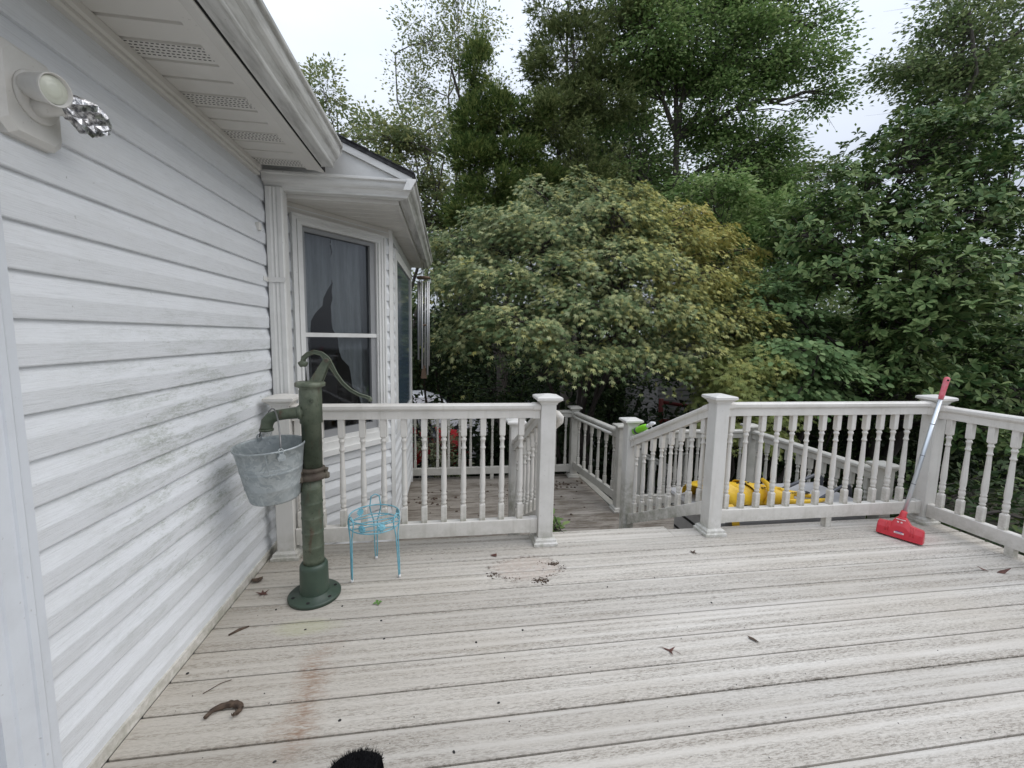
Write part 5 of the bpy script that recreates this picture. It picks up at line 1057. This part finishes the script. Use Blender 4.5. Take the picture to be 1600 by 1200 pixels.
tree('brownish green cedar with bare lower trunks beside the pointed cedar', 'tree', (3.6, 12.9, GZ0),
     [(3.3, 12.6, 9.2, 1.3, 1, 1.2, 52), (4.3, 12.6, 8.2, 1.2, 1, 1.3, 50), (2.9, 12.5, 7.3, .9, .9, 1.2, 38), (4.0, 12.6, 6.0, 1.3, 1, 1.0, 44), (3.0, 12.7, 5.4, .9, .8, .8, 26), (4.6, 12.6, 10.6, 1.3, 1, 1.2, 40), (2.7, 12.6, 10.4, .6, .6, .7, 10)],
     None, 'spray', .17, M['pine'], M['bark'], trunk_r=.12, stems=3, trunk_top=(3.9, 12.8, 10.5), flat=.7, clump=.30, tilt=.9, per=84, seed=13, out_bias=1.2, limb_r=.4, shell=.4, lift=.08)
tree('thin sparse tree with small pale leaves and fine upright branches against the sky', 'tree', (.4, 18.5, GZ0),
     [(-.6, 18, 12.6, 1.4, 1, 1.8, 56), (.9, 18, 12.8, 1.3, 1, 1.6, 50), (.2, 18, 9.8, 1.8, 1, 1.6, 62), (-1.5, 18, 10.8, .9, .8, 1.2, 26), (1.7, 18, 10.6, .9, .8, 1.3, 24), (.6, 18, 7.6, 1.8, 1, 1.2, 50), (.3, 18, 14.6, 1.0, .8, .8, 18)],
     None, 'diamond', .115, M['birch'], M['bark'], trunk_r=.09, stems=3, trunk_top=(.2, 18.2, 11.8), flat=.9, clump=.42, tilt=.9, per=36, seed=14, twigs=3, limb_r=.35, shell=.3)
tree('small sparse tree above the gutter at the left, its top clear of the roof', 'tree', (-4.4, 15.5, GZ0),
     [(-4.9, 15, 8.4, .8, .7, 1.0, 32), (-3.9, 15, 8.8, .8, .7, .9, 30), (-4.3, 15, 6.9, 1.1, .8, .9, 38), (-2.9, 15, 7.7, .7, .6, .8, 24), (-3.2, 15, 6.0, .9, .6, .8, 28)],
     None, 'diamond', .12, M['birch'], M['bark_g'], trunk_r=.09, stems=3, trunk_top=(-4.1, 15.3, 8.2), flat=.8, clump=.30, tilt=.9, per=34, seed=15, twigs=4, limb_r=.4, shell=.4)
tree('mid green leafy tree low behind the bay roof', 'tree', (-1.9, 14.5, GZ0),
     [(-2.3, 14, 5.9, 1.0, .8, .9, 36), (-1.2, 14, 6.2, 1.1, .8, 1.0, 44), (-.3, 14, 5.2, 1.0, .8, 1.0, 40), (-1.5, 14, 4.6, 1.5, .8, .9, 44), (.2, 14, 3.8, 1.0, .8, .9, 34), (-2.0, 14, 7.2, .8, .6, .7, 20), (-.9, 14, 7.4, .9, .6, .7, 22)],
     None, 'diamond', .12, M['birch'], M['bark'], trunk_r=.10, stems=3, trunk_top=(-1.3, 14.3, 6.6), flat=.6, clump=.38, tilt=.8, per=66, seed=16, twigs=3, limb_r=.5)
tree('full leafy tree filling the canopy behind the two cedars and the grey trunk', 'tree', (4.6, 16.2, GZ0),
     [(3.4, 15.8, 6.4, 1.5, 1, 1.2, 40), (5.2, 15.8, 7.2, 1.6, 1, 1.3, 46), (7.0, 15.8, 7.6, 1.6, 1, 1.2, 44), (6.4, 15.8, 9.8, 1.6, 1, 1.2, 36), (4.4, 15.8, 9.4, 1.4, 1, 1.2, 32), (2.4, 15.8, 5.0, 1.2, 1, 1.0, 28), (8.2, 15.8, 5.6, 1.6, 1, 1.2, 44), (5.4, 15.8, 5.2, 1.8, 1, 1.0, 44)],
     None, 'diamond', .165, M['fill'], M['bark'], trunk_r=.15, stems=2, trunk_top=(5.0, 16.0, 9), flat=.55, clump=.55, tilt=.6, droop=.25, per=80, seed=22, limb_r=.5)
# bare dead tree
bt = thing('bare_tree', (-2.6, 16.5, GZ0), 'leafless tree with thin dead branches standing against the sky', 'tree'); wd = Wood(); gd = np.random.default_rng(12)
def dead(p, d, L_, r, depth):
    e = p + d * L_; c_ = curve(p, e, 5, 0, .12, gd); wd.tube(c_, np.linspace(r, r * .55, 5), 5)
    if depth == 0: return
    for k in range(3 if depth > 1 else 2):
        nd = d + gd.normal(0, .38, 3) + np.array([0, 0, .12]); nd /= np.linalg.norm(nd); dead(c_[-1 - int(gd.integers(0, 2))], nd, L_ * gd.uniform(.5, .72), r * .55, depth - 1)
dead(np.array([-2.6, 16.5, GZ0]), np.array([.02, 0, 1.0]), 4.3, .08, 5); wd.build('trunk', M['bark_g'], bt)
tree('tall thinly leaved tree at the upper right corner, sky showing through', 'tree', (14.6, 11.8, GZ0),
     [(13.0, 11.3, 9.2, 1.0, .6, .35, 18), (14.2, 11.3, 8.4, 1.1, .8, .8, 34), (14.6, 11.3, 9.6, 1.4, .9, 1.2, 50), (16.0, 11.3, 8.8, 1.2, .9, 1.2, 44), (13.6, 11.3, 7.2, .9, .8, .5, 20), (15.2, 11.3, 7.0, 1.4, .9, .9, 40), (16.8, 11.3, 10.6, 1.2, .9, 1.2, 34), (14.8, 11.4, 11.0, 1.2, .9, .9, 30), (17.6, 11.4, 8.8, 1.0, .8, 1.5, 28)],
     None, 'diamond', .125, M['fill'], M['bark'], trunk_r=.16, stems=2, trunk_top=(15.2, 11.6, 10.5), flat=.5, clump=.46, tilt=.7, per=74, seed=17, twigs=3, limb_r=.4, droop=.2)
tree('thin crowned tree in the gap of sky between the tall tree and the magnolia', 'tree', (12.0, 14.2, GZ0),
     [(10.4, 14, 6.8, 1.3, .8, .7, 30), (11.9, 14, 7.3, 1.2, .8, .6, 28), (13.2, 14, 7.0, 1.2, .8, .7, 28), (11.2, 14, 5.6, 1.4, .9, .8, 40), (12.8, 14, 5.4, 1.4, .9, .9, 40), (14.3, 14, 6.3, 1.0, .8, .9, 22)],
     None, 'diamond', .15, M['fill'], M['bark'], trunk_r=.11, stems=2, trunk_top=(12.0, 14.2, 6.8), flat=.4, clump=.46, tilt=.7, per=44, seed=18, twigs=3, limb_r=.45, droop=.3)
tree('mid green tree behind the yellow side of the Japanese maple', 'tree', (8.6, 10.5, GZ0),
     [(6.9, 10.2, 3.9, 1.1, .8, .8, 46), (8.1, 10.2, 4.3, 1.1, .8, .9, 46), (7.6, 10, 2.7, 1.3, .8, .9, 48), (8.9, 10, 3.0, 1.1, .8, .9, 40), (7.9, 9.6, 1.3, 1.3, .7, .8, 40), (6.2, 9.8, 4.9, .9, .7, .5, 22)],
     None, 'diamond', .125, M['tall'], M['bark'], trunk_r=.10, stems=2, trunk_top=(7.9, 10.3, 4.0), flat=.5, clump=.38, tilt=.6, per=78, seed=19, limb_r=.5, droop=.3)
tree('pale green understory tree with reddish tips left of the magnolia', 'tree', (6.7, 8.2, GZ0),
     [(5.9, 7.9, 2.2, .8, .6, .35, 26), (6.8, 7.9, 2.5, .8, .6, .4, 26), (6.3, 7.8, 1.4, .9, .6, .5, 30), (7.2, 7.8, 1.6, .8, .6, .5, 24), (6.5, 7.7, .5, 1.0, .6, .5, 26)],
     None, 'oval', .10, M['dogwood'], M['bark_d'], trunk_r=.06, stems=3, trunk_top=(6.6, 8.0, 2.2), flat=.3, clump=.30, tilt=.45, per=52, seed=20, limb_r=.6, droop=.3)
# planting below the crowns, its deep shade painted into the leaf colour
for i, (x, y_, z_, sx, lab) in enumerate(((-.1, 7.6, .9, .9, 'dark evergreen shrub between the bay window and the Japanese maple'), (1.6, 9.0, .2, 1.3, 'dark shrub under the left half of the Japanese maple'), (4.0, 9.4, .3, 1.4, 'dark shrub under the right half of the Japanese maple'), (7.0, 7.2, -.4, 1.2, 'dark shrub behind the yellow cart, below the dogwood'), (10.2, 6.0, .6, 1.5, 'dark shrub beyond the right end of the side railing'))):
    tree(lab, 'shrub', (x, y_ + .3, GZ0), [(x - sx * .5, y_, z_, sx * .6, .6, .8, 26), (x + sx * .5, y_, z_ + .3, sx * .6, .6, .8, 26), (x, y_ - .2, z_ - .9, sx, .6, .7, 8 if i == 0 else 30)], None, 'oval', .10, M['shade_leaf'], M['bark_d'], trunk_r=.04, stems=3, trunk_top=(x, y_, z_ + .4), flat=.5, clump=.32, tilt=.6, per=46, seed=30 + i, name='shrub', crown='foliage', limb_r=.7)
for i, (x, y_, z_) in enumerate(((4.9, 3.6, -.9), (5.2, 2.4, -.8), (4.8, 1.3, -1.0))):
    tree(('dark leafy bush just outside the side railing near the corner post', 'dark leafy bush outside the middle of the side railing', 'dark leafy bush outside the near end of the side railing')[i], 'shrub', (x, y_, GZ0), [(x, y_, z_, .7, .6, .6, 22), (x + .6, y_ + .2, z_ + .5, .7, .6, .6, 22)], None, 'oval', .085, M['shade_leaf'], M['bark_d'], trunk_r=.03, stems=4, trunk_top=(x, y_, z_ + .3), flat=.5, clump=.26, tilt=.6, per=44, seed=40 + i, name='shrub', crown='foliage', limb_r=.7, group='bushes outside the side railing')  # leaf colour carries the deep shade outside the railing
tree('shrub with pale variegated leaves seen through the left railing', 'shrub', (-.15, 6.3, GZ0), [(-.2, 6.2, -.25, .28, .25, .45, 22), (-.1, 6.2, -.75, .3, .25, .3, 14)], None, 'oval', .06, M['pale'], M['bark_g'], trunk_r=.015, stems=4, trunk_top=(-.2, 6.2, -.1), flat=.8, clump=.13, tilt=.7, per=30, seed=50, name='shrub', crown='foliage', limb_r=.6)
tree('small green weed growing up beside the middle post from the stairs', 'plant', (.738, 2.74, -.18), [(.738, 2.73, -.03, .02, .03, .09, 12)], None, 'oval', .05, M['tall'], M['bark_d'], trunk_r=.003, stems=2, trunk_top=(.738, 2.73, .03), flat=1, clump=.025, tilt=.8, per=7, seed=51, name='weed', crown='foliage', twigs=1)
# distant woods that close the view low down: one mass
def mass(name, label, boxes, size, mat, kind, seed):
    g_ = np.random.default_rng(seed); P = []
    for (x0, x1, y0, y1, z0, z1, n) in boxes:
        q = g_.random((n, 3)); c_ = np.stack([x0 + (x1 - x0) * q[:, 0], y0 + (y1 - y0) * q[:, 1], z0 + (z1 - z0) * q[:, 2] ** 1.1 * (.75 + .25 * np.sin(q[:, 0] * 17 + seed))], 1); P.append(c_)
    C_ = np.concatenate(P); m = 26; Pn = (C_[:, None, :] + g_.normal(0, .28, (len(C_), m, 3))).reshape(-1, 3); D = g_.normal(size=Pn.shape); N = g_.normal(0, .7, Pn.shape) + np.array([0, -.3, 1.0])
    V, F, Cn = place_leaves(Pn, D, N, size * g_.uniform(.7, 1.3, len(Pn)), kind); tag(link(name, fastmesh(name, V, F, Cn, [mat])), label, 'woods', kind='stuff'); NL.append((label[:30], len(Pn)))
mass('far_woods', 'distant mass of green woods closing the view behind all the garden trees', [(-9, 2, 18, 21, -2, 5.5, 1300), (0, 12, 17, 20, -2, 5.5, 1500), (10, 30, 15, 20, -2, 6.5, 1500), (11, 22, 9, 13, -2, 4.8, 800)], .20, M['fill'], 'diamond', 61)
mass('hedge', 'dark undergrowth under the trees beyond the lower deck', [(-2, 10, 13.6, 14.6, -2, 2.2, 1300), (6, 14, 7.5, 9, -2, 1.6, 700), (1.8, 6, 8, 9, -2, -.2, 260), (.5, 2.2, 7.2, 8.2, -2, -.6, 300)], .15, M['under'], 'diamond', 62)  # shade under the trees is painted into these leaves
mass('ground_ivy', 'dark ground cover on the slope outside the side railing', [(3.9, 9, .5, 6.5, -1.95, -1.6, 420)], .09, M['shade_leaf'], 'diamond', 63)
# fence of red pipe, clapboard outbuilding and parked cars seen through the branches
rg_ = thing('pipe_gate', (4.85, 9.0, GZ0), 'red painted pipe gate leaning in front of the grey clapboard outbuilding', 'gate')
MB().tube([(4.88, 9.0, GZ0), (4.84, 9.0, -.05)], .055, 10).build('gate_post', M['redpaint'], rg_)
for z0_, z1_ in ((-.13, -.38), (-.55, -.80), (-1.0, -1.25)): MB().tube([(4.84, 9.0, z0_), (6.6, 9.0, z1_)], .040, 10).build('gate_rail', M['redpaint'], rg_)
ob = thing('outbuilding', (7.2, 11.4, GZ0), 'grey clapboard outbuilding half hidden by the maples behind the red pipe gate', 'building')
for k in range(16): MB().rings([[(x, y_, z_) for y_, z_ in ((11.2, GZ0 + k * .15), (11.165, GZ0 + k * .15), (11.185, GZ0 + k * .15 + .15), (11.2, GZ0 + k * .15 + .15))] for x in (5.9, 8.6)], True).build('clapboard', M['clap'], ob)
MB().box(5.92, 8.58, 11.21, 13.5, GZ0, GZ0 + 2.4).build('wall', M['clap'], ob)
MB().rings([[(5.7, 11.0, GZ0 + 2.35), (8.8, 11.0, GZ0 + 2.35), (8.8, 11.0, GZ0 + 2.42), (5.7, 11.0, GZ0 + 2.42)], [(5.7, 13.8, GZ0 + 3.2), (8.8, 13.8, GZ0 + 3.2), (8.8, 13.8, GZ0 + 3.27), (5.7, 13.8, GZ0 + 3.27)]]).build('roof', M['shingle'], ob)
def car(name, x, y_, rz_, paint, label):
    root = thing(name, (x, y_, GZ0 + .05), label, 'car', None)
    T = Matrix.Translation((x, y_, GZ0 + .05)) @ Matrix.Rotation(rz_, 4, 'Z')
    prof = [(-2.2, .28), (-2.2, .70), (-2.05, .86), (-1.35, .93), (-.85, 1.36), (-.4, 1.45), (.5, 1.45), (1.0, 1.30), (1.55, .95), (2.15, .85), (2.25, .60), (2.25, .28)]
    b = MB(); rg2 = []
    for yy2, k, dz in ((-.84, .97, 0), (-.80, 1, 0), (-.60, 1, .03), (.60, 1, .03), (.80, 1, 0), (.84, .97, 0)): rg2.append([(px2 * k, yy2 * (1 - .16 * max(0, pz - .9)), pz + (dz if pz > 1 else 0)) for px2, pz in prof])
    b.rings(rg2, True, False).xf(T).build('body', paint, root)
    for s in (-1, 1): MB().rings([[(px2, s * (.846 + o - .16 * max(0, pz - .9)), pz) for px2, pz in ((-1.15, .97), (-.78, 1.32), (.45, 1.37), (.95, 1.24), (1.38, .97))] for o in (-.02, .0)]).xf(T).build('side_window', M['carglass'], root)
    MB().rings([[(px2, s * .70, pz) for px2, pz in ((1.05, 1.305), (1.57, .965), (1.60, .975), (1.08, 1.32))] for s in (-1, 1)]).xf(T).build('windscreen', M['carglass'], root)
    MB().rings([[(px2, s * .66, pz) for px2, pz in ((-1.36, .95), (-.88, 1.37), (-.91, 1.385), (-1.39, .965))] for s in (-1, 1)]).xf(T).build('rear_window', M['carglass'], root)
    for wx in (-1.4, 1.4):
        for s in (-1, 1):
            wl = MB().tube([(wx, s * .66, .32), (wx, s * .86, .32)], .32, 20).xf(T).build('wheel', M['black'], root); MB().tube([(wx, s * .855, .32), (wx, s * .872, .32)], .20, 12).xf(T).build('rim', M['alu'], wl)
    for s in (-1, 1): MB().box(2.235, 2.262, s * .62 - .14, s * .62 + .14, .62, .76).xf(T).build('headlight', M['lens'], root); MB().box(-2.215, -2.19, s * .65 - .12, s * .65 + .12, .62, .80).xf(T).build('tail_light', M['redflower'], root)
    return root
car('parked_car', -1.2, 12.6, .15, M['car_white'], 'white parked car half seen through the leaves beyond the wind chime')
car('parked_car', -1.85, 9.4, .1, M['car_red'], 'red parked car seen through the far railing of the lower deck')
car('parked_car', 3.6, 15.0, .3, M['car_white'], 'pale parked car far back under the maple branches')
